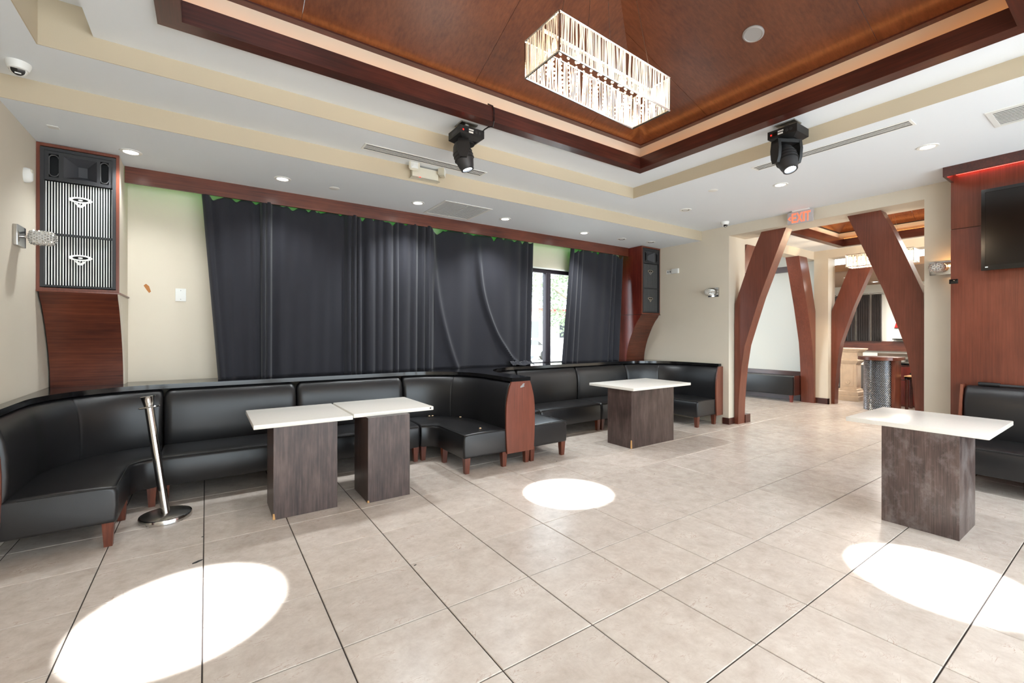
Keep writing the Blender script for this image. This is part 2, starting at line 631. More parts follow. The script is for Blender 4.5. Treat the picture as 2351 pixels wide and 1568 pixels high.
seen_tiles, rest = [], MB()
for i in range(-2, 25):
    for j in range(-9, 9):
        xc, yc = TX0 + (i + .5) * TS, TY0 + (j + .5) * TS
        if xc > 13.3 or (xc > 7.4 and (yc < -1.5)):
            continue
        r = tile(i, j, XL, 13.3, -3.0, YB, floor)
        if r is None:
            continue
        a, b, c, d = r
        # what the camera can reach: inside its view cone, not behind the banquettes
        dd = xc * math.sin(.6025) + yc * math.cos(.6025)
        rr = xc * math.cos(.6025) - yc * math.sin(.6025)
        vis = dd > 1.5 and abs(rr) < 1.2 * dd + 0.45 and yc < (5.3 if xc < 7.2 else 5.6)
        if xc > 6.2 and xc < 7.7 and yc < 0.6:
            vis = False
        if xc > 7.7 and yc < 1.5:
            vis = False
        if xc > 11.2 and not (2.2 < yc < 5.0):
            vis = False
        if vis:
            seen_tiles.append((a, b, c, d))
        else:
            rest.box(a, b, c, d, -0.01, 0)
for (a, b, c, d) in seen_tiles:
    o = bpy.data.objects.new('tile', tile_mesh(b - a, d - c))
    COL.objects.link(o)
    o.parent = floor
    o.location = ((a + b) / 2, (c + d) / 2, 0)
    o.rotation_euler.z = 0.0
o = obj('tile', rest, M['marble'], floor, smooth=0)
o['kind'] = 'stuff'

# ---- walls
struct('wall_left', MB().box(XL - 0.15, XL, -3.2, YB + 0.15, 0, 3.75), M['wall'])
WX0, WX1, WZ0, WZ1 = 0.30, 6.30, 0.96, 2.60
wb = MB()
wb.box(XL, WX0, YB, YB + 0.15, 0, 3.75).box(WX1, 7.63, YB, YB + 0.15, 0, 3.75)
wb.box(WX0, WX1, YB, YB + 0.15, 0, WZ0).box(WX0, WX1, YB, YB + 0.15, WZ1, 3.75)
wall_back = struct('wall_back', wb, M['wall'])
OY0, OY1, OZ = 1.60, 4.03, 3.125
wr = MB()
wr.box(XR, 7.63, OY1, YB, 0, 3.75).box(XR, 7.63, OY0, OY1, OZ, 3.75).box(XR, 7.63, -3.2, OY0, 0, 3.75)
wall_right = struct('wall_right', wr, M['wall'])
wn = MB()
wn.box(XL, 7.13, -3.2, -3.05, 0, 0.15).box(XL, 7.13, -3.2, -3.05, 3.1, 3.75)
for x in (XL, 1.45, 4.25, 6.83):
    wn.box(x, x + 0.3, -3.2, -3.05, 0.15, 3.1)
struct('wall_near', wn, M['wall'])

# mahogany panelled bump-out on the right wall
PX = 6.85
bump = struct('wall_right_panelling', MB().box(PX + 0.02, XR, -3.0, 1.315, 0, ZC), M['mah_z'])
bump.name = 'wall_right.001'
for (z0, z1) in ((0.0, 2.662), (2.670, ZC)):
    obj('panel', MB().rbox(PX, PX + 0.02, -1.12, 1.315, z0, z1, 0.002), M['arch'], bump)
    obj('panel', MB().rbox(PX, PX + 0.02, -3.0, -1.125, z0, z1, 0.002), M['arch'], bump)
crown = struct('trim_2', MB().box(6.52, 6.545, -3.0, 1.315, 3.19, ZC).box(6.545, PX, 1.290, 1.315, 3.19, ZC), M['frame'])
obj('led_strip', MB().box(6.80, 6.845, -3.0, 1.27, 3.262, 3.274), M['ledred'], crown)

# baseboards
bb = MB()
bb.box(XR - 0.015, XR, OY1, 4.13, 0, 0.105).box(XR - 0.015, 7.275, OY1 - 0.015, OY1, 0, 0.105).box(7.49, 7.645, OY1 - 0.09, OY1, 0, 0.14)
bb.box(7.63, 7.645, OY1, 5.9, 0, 0.105)
struct('baseboard_right', bb, M['frame'])

# ---- ceiling: main ring with a stepped tray, soffit along the curtain wall
TRX0, TRX1, TRY0, TRY1 = -0.87, 4.66, -0.08, 3.945
FO = (-0.25, 4.24, 0.39, 3.49)      # wooden frame, outer rectangle
FI = (-0.125, 4.115, 0.495, 3.385)  # inner rectangle
cb = MB()
cb.box(XL, TRX0, -3.05, SOF, ZC, 3.75).box(TRX1, XR, -3.05, SOF, ZC, 3.75)
cb.box(TRX0, TRX1, TRY1, SOF, ZC, 3.75).box(TRX0, TRX1, -3.05, TRY0, ZC, 3.75)
cb.box(XL, XR, SOF, YB, ZS, 3.75)
ZP = 3.43
cb.box(-0.61, FO[0], TRY0, TRY1, ZP, 3.53).box(FO[1], TRX1, TRY0, TRY1, ZP, 3.53)
cb.box(FO[0], FO[1], FO[3], TRY1, ZP, 3.53).box(FO[0], FO[1], TRY0, FO[2], ZP, 3.53)
cb.box(TRX0, -0.61, TRY0, TRY1, 3.60, 3.70)
ceiling = struct('ceiling', cb, M['ceil'])
# cream painted faces of the step and of the soffit
t = 0.006
fa = MB()
fa.box(TRX0, TRX1, TRY1 - t, TRY1, ZC, 3.60).box(TRX0, TRX0 + t, TRY0, TRY1, ZC, 3.60).box(TRX1 - t, TRX1, TRY0, TRY1, ZC, ZP).box(TRX0, TRX1, TRY0, TRY0 + t, ZC, 3.60)
obj('fascia', fa, M['fascia'], ceiling)
obj('fascia', MB().box(XL, XR, SOF - t, SOF, ZS, ZC), M['fascia'], ceiling)
struct('sky_block_slab', MB().box(-1.5, 15.3, -3.2, 8.3, 4.75, 4.85), M['ceil']).name = 'sky_block_slab'  # unseen slab added above the dome to block the sky


def tray(parent, fo, fi, zb, zt, dome_in, dome_z, apex, seams_x, seams_y, cove_mat, led, dome_mat, lip_mat):
    """a framed light cove under a shallow pyramid of veneered panels"""
    ox0, ox1, oy0, oy1 = fo
    ix0, ix1, iy0, iy1 = fi
    for poly, mm in (([(ox0, oy1), (ox1, oy1), (ix1, iy1), (ix0, iy1)], 'x'), ([(ox0, oy0), (ox1, oy0), (ix1, iy0), (ix0, iy0)], 'x'),
                     ([(ox0, oy0), (ox0, oy1), (ix0, iy1), (ix0, iy0)], 'y'), ([(ox1, oy0), (ox1, oy1), (ix1, iy1), (ix1, iy0)], 'y')):
        obj('frame_board', MB().prism(poly, 'z', zb, zt), M['frame'] if mm == 'x' else M['frame_y'], parent)
    dx0, dx1, dy0, dy1 = ox0 + dome_in, ox1 - dome_in, oy0 + dome_in, oy1 - dome_in
    cv = MB()
    cv.box(ox0 - .05, ox1 + .05, oy1 - .002, oy1 + .05, zt - .1, dome_z + .1).box(ox0 - .05, ox1 + .05, oy0 - .05, oy0 + .002, zt - .1, dome_z + .1)
    cv.box(ox0 - .05, ox0 + .002, oy0, oy1, zt - .1, dome_z + .1).box(ox1 - .002, ox1 + .05, oy0, oy1, zt - .1, dome_z + .1)
    obj('cove_wall', cv, cove_mat, parent)
    lp = MB()
    w = dome_in
    lp.box(ox0, ox1, dy1, oy1, dome_z - .012, dome_z + .05).box(ox0, ox1, oy0, dy0, dome_z - .012, dome_z + .05)
    lp.box(ox0, dx0, dy0, dy1, dome_z - .012, dome_z + .05).box(dx1, ox1, dy0, dy1, dome_z - .012, dome_z + .05)
    obj('dome_lip', lp, lip_mat, parent)
    if led:
        ls = MB()
        q = 0.035
        ls.box(ix0 - q - .02, ix1 + q + .02, iy1 + q, iy1 + q + .012, zt, zt + .008).box(ix0 - q - .02, ix1 + q + .02, iy0 - q - .012, iy0 - q, zt, zt + .008)
        ls.box(ix0 - q - .012, ix0 - q, iy0, iy1, zt, zt + .008).box(ix1 + q, ix1 + q + .012, iy0, iy1, zt, zt + .008)
        obj('led_strip', ls, M['ledwarm'], parent)
    ax, ay, az = apex
    g = 0.0015

    def clip(poly, k, lo, hi):
        for (s, lim) in ((1, lo), (-1, hi)):
            out = []
            for i in range(len(poly)):
                p, r = poly[i], poly[(i + 1) % len(poly)]
                a, b = s * (p[k] - lim), s * (r[k] - lim)
                if a >= 0:
                    out.append(p)
                if (a >= 0) != (b >= 0):
                    f = a / (a - b)
                    out.append((p[0] + (r[0] - p[0]) * f, p[1] + (r[1] - p[1]) * f))
            poly = out
            if not poly:
                return poly
        return poly
    faces = [([(dx0, dy1), (dx1, dy1), (ax, ay)], 0, seams_x, lambda x, y: dome_z + (dy1 - y) / (dy1 - ay) * (az - dome_z), 'y'),
             ([(dx0, dy0), (dx1, dy0), (ax, ay)], 0, seams_x, lambda x, y: dome_z + (y - dy0) / (ay - dy0) * (az - dome_z), 'y'),
             ([(dx1, dy0), (dx1, dy1), (ax, ay)], 1, seams_y, lambda x, y: dome_z + (dx1 - x) / (dx1 - ax) * (az - dome_z), 'x'),
             ([(dx0, dy0), (dx0, dy1), (ax, ay)], 1, seams_y, lambda x, y: dome_z + (x - dx0) / (ax - dx0) * (az - dome_z), 'x')]
    for tri, k, seams, zf, gr in faces:
        cuts = [-99] + list(seams) + [99]
        for a, b in zip(cuts[:-1], cuts[1:]):
            p = clip(tri, k, a + g, b - g)
            if len(p) < 3:
                continue
            n = len(p)
            vs = [(x, y, zf(x, y)) for x, y in p] + [(x, y, zf(x, y) + 0.02) for x, y in p]
            fs = [tuple(range(n)), tuple(range(2 * n - 1, n - 1, -1))] + [(i, (i + 1) % n, n + (i + 1) % n, n + i) for i in range(n)]
            obj('dome_panel', MB().add(vs, fs), dome_mat[gr], parent, smooth=0)


M['frame_y'] = wood('dark_mahogany_y', (48, 20, 14), (66, 28, 20), (84, 38, 28), 'y', rough=0.35, coat=0.3)
M['dome_y'] = wood('amber_mahogany_y', (70, 34, 17), (88, 47, 25), (102, 58, 34), 'y', rough=0.3, coat=0.3, fine=45, bands=3)
tray(ceiling, FO, FI, 3.40, 3.535, 0.062, 3.71, (2.0, 1.94, 4.38), (0.55, 1.952, 3.35), (1.203, 2.592), M['wall'], True, {'x': M['dome'], 'y': M['dome_y']}, M['frame'])

# ---- curtain wall window behind the curtains
win = MB()
fy0, fy1 = YB + 0.05, YB + 0.11
win.box(WX0, WX1, fy0, fy1, WZ1 - 0.055, WZ1).box(WX0, WX1, fy0, fy1, WZ0, WZ0 + 0.05)
win.box(WX0, WX0 + 0.05, fy0, fy1, WZ0 + 0.05, WZ1 - 0.055).box(WX1 - 0.05, WX1, fy0, fy1, WZ0 + 0.05, WZ1 - 0.055)
window = struct('window_1', win, M['alu'])
mull = [1.35, 2.52, 3.70, 4.865, 5.58]
for x in mull:
    obj('mullion', MB().rbox(x - 0.055, x + 0.055, fy0 - 0.03, fy1, WZ0 + 0.05, WZ1 - 0.055, 0.006).box(x - 0.018, x + 0.018, fy0 - 0.036, fy0 - 0.03, WZ0 + 0.05, WZ1 - 0.055), M['alu'], window)
ed = [WX0 + 0.05] + mull + [WX1 - 0.05]
for a, b in zip(ed[:-1], ed[1:]):
    obj('pane', MB().box(a, b, fy0 + 0.025, fy0 + 0.031, WZ0 + 0.05, WZ1 - 0.055), M['glass'], window)
obj('head_trim', MB().box(WX0, WX1, YB - 0.012, fy0, WZ1, WZ1 + 0.025), M['white'], window)

# valance along the curtain wall, with its green strip light
BX0, BX1 = -0.657, 6.60
val = struct('trim_1', MB().box(BX0, BX1, 5.70, 5.725, 2.965, ZS), M['mah_x'])
obj('led_strip', MB().box(BX0 + 0.02, BX1 - 0.02, 5.735, 5.75, 3.085, 3.10), M['ledgreen'], val)

# ---- the hall beyond the right wall, its alcove and the bar room
hb = MB()
HX0, HX1 = 7.63, 10.95
hf = (7.92, 10.70, 1.30, 3.72)
hi_ = (8.03, 10.59, 1.41, 3.61)
hb.box(HX0, hf[0], -2, 4.27, 3.30, 3.75).box(hf[1], HX1, -2, 4.27, 3.30, 3.75).box(hf[0], hf[1], hf[3], 4.27, 3.30, 3.75).box(hf[0], hf[1], -2, hf[2], 3.30, 3.75)
hb.box(HX0, 11.3, 4.5, 8.2, 3.30, 3.75)
hall_ceiling = struct('ceiling.002', hb, M['ceil'])
hall_ceiling.name = 'ceiling.002'
tray(hall_ceiling, hf, hi_, 3.27, 3.42, 0.03, 3.57, (9.31, 2.51, 4.35), (9.31,), (2.51,), M['wall'], True, {'x': M['dome'], 'y': M['dome_y']}, M['black'])
hw = MB()
hw.box(HX1, 11.3, 4.0, 4.27, 0, OZ)                       # pier
hw.box(HX1, 11.3, -2, 1.6, 0, 3.75).box(HX1, 11.3, 1.6, 4.27, OZ, 3.75)
hw.box(HX0, 11.3, 4.27, 4.5, OZ, 3.75)
struct('wall_far', hw, M['wall'])
aw = MB()
aw.box(11.13, 11.3, 4.27, 8.2, 0, OZ).box(11.13, 11.3, 4.5, 8.2, OZ, 3.3).box(HX0, 11.13, 8.0, 8.2, 0, 3.3)
struct('wall_far.001', aw, M['wall_white']).name = 'wall_far.001'
struct('trim_3', MB().box(11.06, 11.13, 4.5, 8.0, 2.93, 3.06), M['frame_y'])
b3 = MB().box(HX1 - 0.015, HX1, 3.985, 4.23, 0, 0.12).box(HX1 - 0.015, 11.0, 3.985, 4.0, 0, 0.12).box(11.115, 11.13, 4.27, 4.6, 0, 0.12)
struct('baseboard_far', b3, M['frame'])
bw = MB()
bw.box(15.0, 15.15, -1.2, 8.2, 0, 3.0).box(11.3, 15.0, 8.05, 8.2, 0, 3.0).box(11.3, 15.0, -1.2, -1.05, 0, 3.0)
bar_wall = struct('wall_far.002', bw, M['wall_white'])
bar_wall.name = 'wall_far.002'
struct('ceiling.003', MB().box(11.3, 15.15, -1.2, 8.2, 2.85, 3.0), M['taupe']).name = 'ceiling.003'
struct('trim_4', MB().box(14.94, 15.0, -1.0, 8.0, 1.05, 1.31), M['mah_y'])

# ---- outside the window
gr = struct('pavement', MB().box(-40, 60, 6.3, 90, -0.35, -0.25), M['asphalt'])
gr.name = 'pavement'

# ================================================================== ARCH BRACES
L_IN = [(3.954, 0), (3.945, .35), (3.925, .65), (3.895, .98), (3.845, 1.31), (3.74, 1.66), (3.61, 2.08), (3.45, 2.51), (3.33, 2.83), (3.216, OZ)]
L_OUT = [(4.015, 0), (4.015, .35), (4.015, .65), (4.015, .98), (4.015, 1.31), (4.015, 1.66), (4.008, 2.0), (3.797, 2.606), (3.70, 2.86), (3.584, OZ)]


def arch(poly_in, poly_out, axis, a, b, label, loc):
    o = obj('arch_brace', MB().strip(poly_in, poly_out, axis, a, b), M['arch'], org=loc, smooth=25)
    return tag(o, label, 'arch brace', None)


arch(L_IN, L_OUT, 'x', 7.28, 7.485, 'curved mahogany arch brace rising from the left jamb of the wide doorway', (7.38, 3.98, 0))
mir = lambda P: [(OY0 + OY1 + 0.018 - y, z) for (y, z) in P]
arch(mir(L_IN), mir(L_OUT), 'x', 7.28, 7.485, 'curved mahogany arch brace leaning in from the right jamb of the wide doorway', (7.38, 1.65, 0))
sh = lambda P, d: [(y + d, z) for (y, z) in P]
arch(sh(L_IN, -0.02), sh(L_OUT, -0.02), 'x', 11.10, 11.29, 'orange lit far arch brace behind the small hall chandelier, right of the cream pier', (11.2, 3.95, 0))
px = [(x - 3.954 + 10.87, z) for (x, z) in L_IN]
pq = [(x - 3.954 + 10.87, z) for (x, z) in L_OUT]
arch(px, pq, 'y', 4.23, 4.49, 'far arch brace left of the cream pier, leaning left beside the hall bench', (10.9, 4.36, 0))
qx = [(18.58 - x, z) for (x, z) in px]
qq = [(18.58 - x, z) for (x, z) in pq]
arch(qx, qq, 'y', 4.23, 4.49, 'arch brace partly hidden behind the left doorway brace, at the near end of the alcove', (7.68, 4.36, 0))

# ================================================================== SPEAKER NICHES
def speaker_niche(x0, x1, side_mat, side_label, cream_edge):
    """boxed speaker housing in the corner with a curved panel below"""
    yf, zb = 5.385, 1.865
    lab = ('mahogany boxed speaker housing in the left corner, cream painted side and curved foot' if cream_edge else
           'mahogany boxed speaker housing in the far right corner, with curved foot panel')
    cab = thing('speaker_housing', lab, 'speaker housing', ((x0 + x1) / 2, yf, 1.0))
    w = 0.022
    body = MB()
    body.box(x0 + 0.004, x1 - 0.004, 5.50, YB - 0.005, zb, ZS - .005)
    body.box(x0, x0 + w, yf + .02, 5.50, zb, ZS - .005).box(x1 - w, x1, yf + .02, 5.50, zb, ZS - .005)
    body.box(x0 + w, x1 - w, yf + .02, 5.50, zb, zb + w).box(x0 + w, x1 - w, yf + .02, 5.50, ZS - .03, ZS - .005)
    o = obj('box', body, side_mat, cab)
    if side_label:
        o['label'] = side_label
    fr = MB()
    fr.box(x0, x0 + w, yf, yf + .02, zb, ZS - .005).box(x1 - w, x1, yf, yf + .02, zb, ZS - .005)
    fr.box(x0 + w, x1 - w, yf, yf + .02, zb, zb + w).box(x0 + w, x1 - w, yf, yf + .02, ZS - .030, ZS - .005)
    obj('front_frame', fr, M['arch'], cab)
    obj('ledge', MB().rbox(x0, x1 + (0.012 if cream_edge else 0), yf - .012, YB - .005, zb - .014, zb, .003), M['frame'] if not cream_edge else M['arch'], cab)
    cur = [(5.40, 1.851), (5.43, 1.80), (5.483, 1.74), (5.55, 1.635), (5.609, 1.514), (5.66, 1.40), (5.702, 1.278), (5.735, 1.14), (5.750, 1.0)]
    inn = [(y + .018, z - .004 if z < 1.8 else z) for y, z in cur]
    inn[-1] = (inn[-1][0], 1.0)
    obj('curved_panel', MB().strip(cur, inn, 'x', x0 + .012, x1 - .012), M['mah_x'], cab, smooth=30)
    sid = MB()
    poly = [(y + .002, z) for y, z in cur] + [(YB - .005, 1.0), (YB - .005, 1.851)]
    if cream_edge:
        sid.prism(poly, 'x', x1 - .012, x1)
    else:
        sid.prism(poly, 'x', x0, x0 + .012)
    o = obj('side_cheek', sid, side_mat, cab)
    if side_label:
        o['label'] = side_label
    return cab


M['mah_red'] = wood('red_mahogany', (74, 22, 16), (104, 38, 28), (126, 52, 40), 'z', rough=0.3, coat=0.3)
speaker_niche(XL + .002, -0.657, M['wall'], 'cream painted side', True)
speaker_niche(6.600, XR - .002, M['mah_red'], None, False)


def emblem(cx, cz, s, y):
    """oval ring over a winged wedge"""
    out = []
    n = 28
    ring_o = [(cx + s * math.cos(2 * PI * k / n), cz + s * .34 * math.sin(2 * PI * k / n)) for k in range(n + 1)]
    ring_i = [(cx + s * .66 * math.cos(2 * PI * k / n), cz + s * .18 * math.sin(2 * PI * k / n)) for k in range(n + 1)]
    mb = MB().strip(ring_o, ring_i, 'y', y, y - .006)
    mb.prism([(cx + s * .2 * math.cos(2 * PI * k / 12), cz - .01 * s + s * .09 * math.sin(2 * PI * k / 12)) for k in range(12)], 'y', y, y - .006)
    mb.prism([(cx - .50 * s, cz - .36 * s), (cx - .25 * s, cz - .38 * s), (cx, cz - .62 * s), (cx + .25 * s, cz - .38 * s), (cx + .50 * s, cz - .36 * s), (cx + .16 * s, cz - .82 * s), (cx - .16 * s, cz - .82 * s)], 'y', y, y - .006)
    return mb


def speaker(x0, x1, label, rib, group=None):
    yf = 5.378
    z0, z1, zh, zm = 1.895, 3.085, 2.812, 2.350
    s = thing('loudspeaker', label, 'loudspeaker', ((x0 + x1) / 2, 5.44, z0))
    obj('cabinet', MB().box(x0, x1, 5.4925, 5.4985, z0, z1), M['black'], s)
    b = MB()
    e = 0.024
    b.box(x0, x0 + e, yf, 5.43, z0, z1).box(x1 - e, x1, yf, 5.43, z0, z1).box(x0 + e, x1 - e, yf, 5.43, z0, z0 + .012).box(x0 + e, x1 - e, yf, 5.43, z1 - e, z1)
    b.box(x0 + e, x1 - e, yf + .01, 5.43, zm - .008, zm + .008)
    obj('bezel', b, M['charcoal'], s)
    # horn plate: a horn mouth between two slot ports
    a0, a1 = x0 + e, x1 - e
    wd = a1 - a0
    hx0, hx1 = a0 + wd * .27, a0 + wd * .76
    hz0, hz1 = zh + .032, z1 - e - .03
    pl = MB()
    yp = yf + .012
    pz0, pz1 = zh, z1 - e
    pl.box(a0, a0 + wd * .06, yp, 5.43, pz0, pz1).box(a0 + wd * .20, hx0, yp, 5.43, pz0, pz1).box(hx1, a0 + wd * .81, yp, 5.43, pz0, pz1).box(a0 + wd * .94, a1, yp, 5.43, pz0, pz1)
    pl.box(hx0, hx1, yp, 5.43, pz0, hz0).box(hx0, hx1, yp, 5.43, hz1, pz1)
    for (u, v) in ((.06, .20), (.81, .94)):
        pl.box(a0 + wd * u, a0 + wd * v, yp, 5.43, pz0, hz0 - .006).box(a0 + wd * u, a0 + wd * v, yp, 5.43, hz1 + .006, pz1)
    obj('horn_plate', pl, M['charcoal'], s)
    cx, cz = (hx0 + hx1) / 2, (hz0 + hz1) / 2
    h = MB()
    f = [(hx0, yp, hz0), (hx1, yp, hz0), (hx1, yp, hz1), (hx0, yp, hz1)]
    k = [(cx - .03, 5.488, cz - .045), (cx + .03, 5.488, cz - .045), (cx + .03, 5.488, cz + .045), (cx - .03, 5.488, cz + .045)]
    h.add(f + k, [(0, 1, 5, 4), (1, 2, 6, 5), (2, 3, 7, 6), (3, 0, 4, 7), (4, 5, 6, 7)])
    obj('horn', h, M['horn'], s, smooth=0)
    for (u, v) in ((.06, .20), (.81, .94)):
        p0, p1 = a0 + wd * u, a0 + wd * v
        r = (p1 - p0) / 2
        rim_o, rim_i = [], []
        for k2 in range(25):
            a = 2 * PI * k2 / 24
            up = math.sin(a) >= 0
            zc = (hz1 - r) if up else (hz0 + r)
            rim_o.append(((p0 + p1) / 2 + r * math.cos(a), zc + r * math.sin(a)))
            rim_i.append(((p0 + p1) / 2 + (r - .004) * math.cos(a), zc + (r - .004) * math.sin(a)))
        obj('port_rim', MB().strip(rim_o, rim_i, 'y', yp - .003, yp + .012), M['ribgrey'], s)
    # two ribbed grilles
    n = 25
    for (g0, g1) in ((z0 + .018, zm - .010), (zm + .010, zh - .008)):
        gp = obj('grille', MB().box(a0, a1, 5.415, 5.43, g0, g1), M['void'], s)
        for q in range(n):
            x = a0 + .006 + (wd - .012) * q / (n - 1)
            obj('rib', MB().box(x - .0033, x + .0033, 5.4085, 5.415, g0, g1), rib, gp)
        ez = g1 - (g1 - g0) * (.30 if g1 > zm + .1 else .42)
        obj('emblem_plate', MB().prism([((a0 + a1) / 2 + .004 + .060 * math.cos(2 * PI * k / 20), ez + .018 * math.sin(2 * PI * k / 20)) for k in range(20)], 'y', 5.4075, 5.4095), M['void'], gp)
        obj('emblem', emblem((a0 + a1) / 2 + .004, g1 - (g1 - g0) * (.30 if g1 > zm + .1 else .42), .078, 5.408), M['chrome'] if rib is not M['rib'] else M['rib'], gp)
    return s


speaker(-1.164, -0.680, 'black loudspeaker with bright white ribbed grilles in the left corner housing', M['rib'])
speaker(6.624, 7.104, 'black loudspeaker with dull grey ribbed grilles in the far right corner housing', M['ribgrey'])

# ================================================================== CURTAINS
def curtain(xt0, xt1, xb0, xb1, seed, folds, amp, label, y=5.775, ridge=None, zt=2.99, zb=0.998):
    """folds: list of (centre u, half width u, depth, drift of the centre at the hem); broad sweeps and narrow pleats"""
    rnd = random.Random(seed)
    nu, nv = 240, 64
    wob = [(rnd.uniform(2, 6), rnd.uniform(0, 6), rnd.uniform(.003, .007)) for _ in range(3)]
    nd = max(4, int(abs(xt1 - xt0) / .13))
    dips = [(rnd.uniform(.02, .98), rnd.uniform(.012, .03), rnd.uniform(.3, 1.0)) for _ in range(nd)]
    vs, fs = [], []
    for j in range(nv + 1):
        v = j / nv
        for i in range(nu + 1):
            u = i / nu
            x = (xt0 + (xt1 - xt0) * u) * (1 - v) + (xb0 + (xb1 - xb0) * u) * v
            s = 0
            for (c, w, d, dr) in folds:
                cc = c + dr * v
                t_ = (u - cc) / max(w * 1.25, .022)
                s -= d * amp * math.exp(-t_ * t_)
                x += .25 * d * amp * t_ * math.exp(-t_ * t_) * (1 if abs(t_) < 2 else 0)
            for (f, ph, a_) in wob:
                s += a_ * math.sin(f * 2 * PI * u + ph + .8 * v)
            z = zt + (zb - zt) * v
            if v < .06:
                k = 1 - v / .06
                z -= .012 * k
                for (c, w, d) in dips:
                    z -= .05 * d * k * math.exp(-((u - c) / (w * 1.4 / max(.5, abs(xt1 - xt0)))) ** 2)
            yy = y + s
            if ridge:
                for (rx0, rx1, pw, h, wdt) in ridge:
                    xc = rx0 + (rx1 - rx0) * v ** pw
                    yy -= h * math.exp(-((x - xc) / wdt) ** 2) * min(1, v * 4)
            vs.append((x, yy, z))
    for j in range(nv):
        for i in range(nu):
            a = j * (nu + 1) + i
            fs.append((a, a + 1, a + nu + 2, a + nu + 1))
    o = obj('curtain', MB().add(vs, fs), M['curtain'], org=((xb0 + xb1) / 2, y, zb), smooth=60)
    md = o.modifiers.new('thickness', 'SOLIDIFY')
    md.thickness = 0.003
    md.offset = 1
    return tag(o, label, 'curtain', 'blackout curtains on the window wall')


curtain(-0.035, 0.556, 0.115, 0.556, 3, [(.05, .05, .9, .02), (.26, .10, 1.0, -.06), (.62, .10, .6, .0), (.80, .05, .5, .0), (.96, .025, 1.1, 0)], .06,
        'leftmost black curtain, its left edge slanting in beside the bare cream wall')
curtain(0.566, 1.498, 0.566, 1.498, 5, [(.02, .02, 1.1, 0), (.12, .07, .5, .02), (.34, .12, .35, 0), (.60, .12, .3, 0), (.80, .05, .6, -.02), (.97, .03, 1.2, 0)], .06,
        'second black curtain from the left, broad and nearly flat')
curtain(1.510, 2.555, 1.510, 2.545, 8, [(.02, .018, 1.2, 0), (.07, .016, 1.1, .01), (.20, .045, 1.0, .01), (.33, .03, .7, 0), (.44, .045, 1.1, 0), (.54, .02, .7, .01), (.66, .05, 1.0, 0), (.79, .03, .9, 0), (.90, .025, .8, .0), (.98, .02, 1.1, 0)], .07,
        'third black curtain from the left, with narrow deep pleats', y=5.765)
curtain(2.515, 4.39, 2.505, 4.335, 12, [(.015, .012, 1.2, 0), (.04, .012, 1.0, .0), (.16, .06, .5, .0), (.30, .05, .45, .0), (.52, .08, .4, .06), (.68, .05, .4, .05), (.83, .03, .6, .02), (.92, .018, 1.0, 0), (.97, .015, 1.2, 0)], .06,
        'wide black curtain with swooping folds and crumpled hem, left of the window gap',
        y=5.80, ridge=[(2.62, 2.98, 2.2, .05, .045), (3.36, 4.08, 3.0, .065, .045)])
curtain(5.185, 6.50, 4.99, 6.395, 17, [(.03, .02, 1.0, 0), (.12, .025, .9, .02), (.20, .02, .7, .02), (.40, .08, .5, .0), (.60, .06, .5, 0), (.76, .03, .9, 0), (.84, .025, .9, 0), (.95, .03, 1.0, 0)], .06,
        'black curtain right of the window gap, next to the far right speaker housing')
# crumpled hem spilled on the ledge
hem = MB()
rnd = random.Random(4)
bm = bmesh.new()
bmesh.ops.create_grid(bm, x_segments=16, y_segments=8, size=0.5)
for v in bm.verts:
    x, y = v.co.x, v.co.y
    v.co = (4.08 + x * .40, 5.66 + y * .17, 1.006 + .028 * (1 + math.sin(13 * x + 5 * y)) * (1 - abs(2 * y) ** 3) + .02 * math.cos(9 * y + 4 * x) ** 2)
hem.bm(bm)
cw = [o for o in COL.objects if o.name.startswith('curtain') and 'swooping' in o.get('label', '')][0]
o = obj('crumpled_hem', hem, M['curtain'], cw, smooth=60)

# ================================================================== GRANITE LEDGE
def arc(cx, cy, r, a0, a1, n=14):
    return [(cx + r * math.cos(R(a0 + (a1 - a0) * k / n)), cy + r * math.sin(R(a0 + (a1 - a0) * k / n))) for k in range(n + 1)]


CY = 4.72
outl = [(XL + .003, YB - .003), (XL + .003, 4.14), (XL + .085, 4.14)]
outl += arc(-0.34, CY, .765, 180, 90) + arc(2.07, CY, .765, 90, 0) + [(2.835, 4.12), (3.095, 4.12)]
outl += arc(3.86, CY, .765, 180, 90) + arc(6.26, CY, .765, 90, 0) + [(7.045, 4.16), (XR - .003, 4.16), (XR - .003, YB - .003)]
led = obj('granite_ledge', MB().prism(outl, 'z', .957, 1.0), M['granite'], org=(2.97, 5.6, .957), smooth=20)
tag(led, 'polished black granite ledge running along the tops of the banquettes below the curtains', 'ledge')

# ================================================================== BANQUETTES
def seat_prof(e):
    d = (1 - e)
    q = .02 * d
    return [(.185 + q, .165 + q), (.176 + q, .178 + q), (.170 + q, .29), (.174 + q, .385 - q), (.186 + q, .410 - q), (.21 + q, .421 - q), (.30, .428 - q), (.45, .431 - q), (.62, .426 - q), (.75, .420 - q), (.75, .165 + q)]


def back_prof(e, rr=.05):
    q = (1 - e)
    T = [(.720, .40), (.702, .47), (.698, .58), (.702, .70), (.715, .80), (.738, .88), (.765, .925), (.79, .947)]
    out = []
    for r_, z in T:
        if z > .5:
            z = min(z, .947 - q * rr * 1.4) if z > .947 - q * rr * 1.4 else z
        out.append((r_ + q * .045, z))
    zt = .951 - q * rr * 1.4
    return out + [(.815, zt), (.84, zt), (.84, .40)]


def ring(o, u, prof):
    return [(o[0] + r_ * u[0], o[1] + r_ * u[1], z) for r_, z in prof]


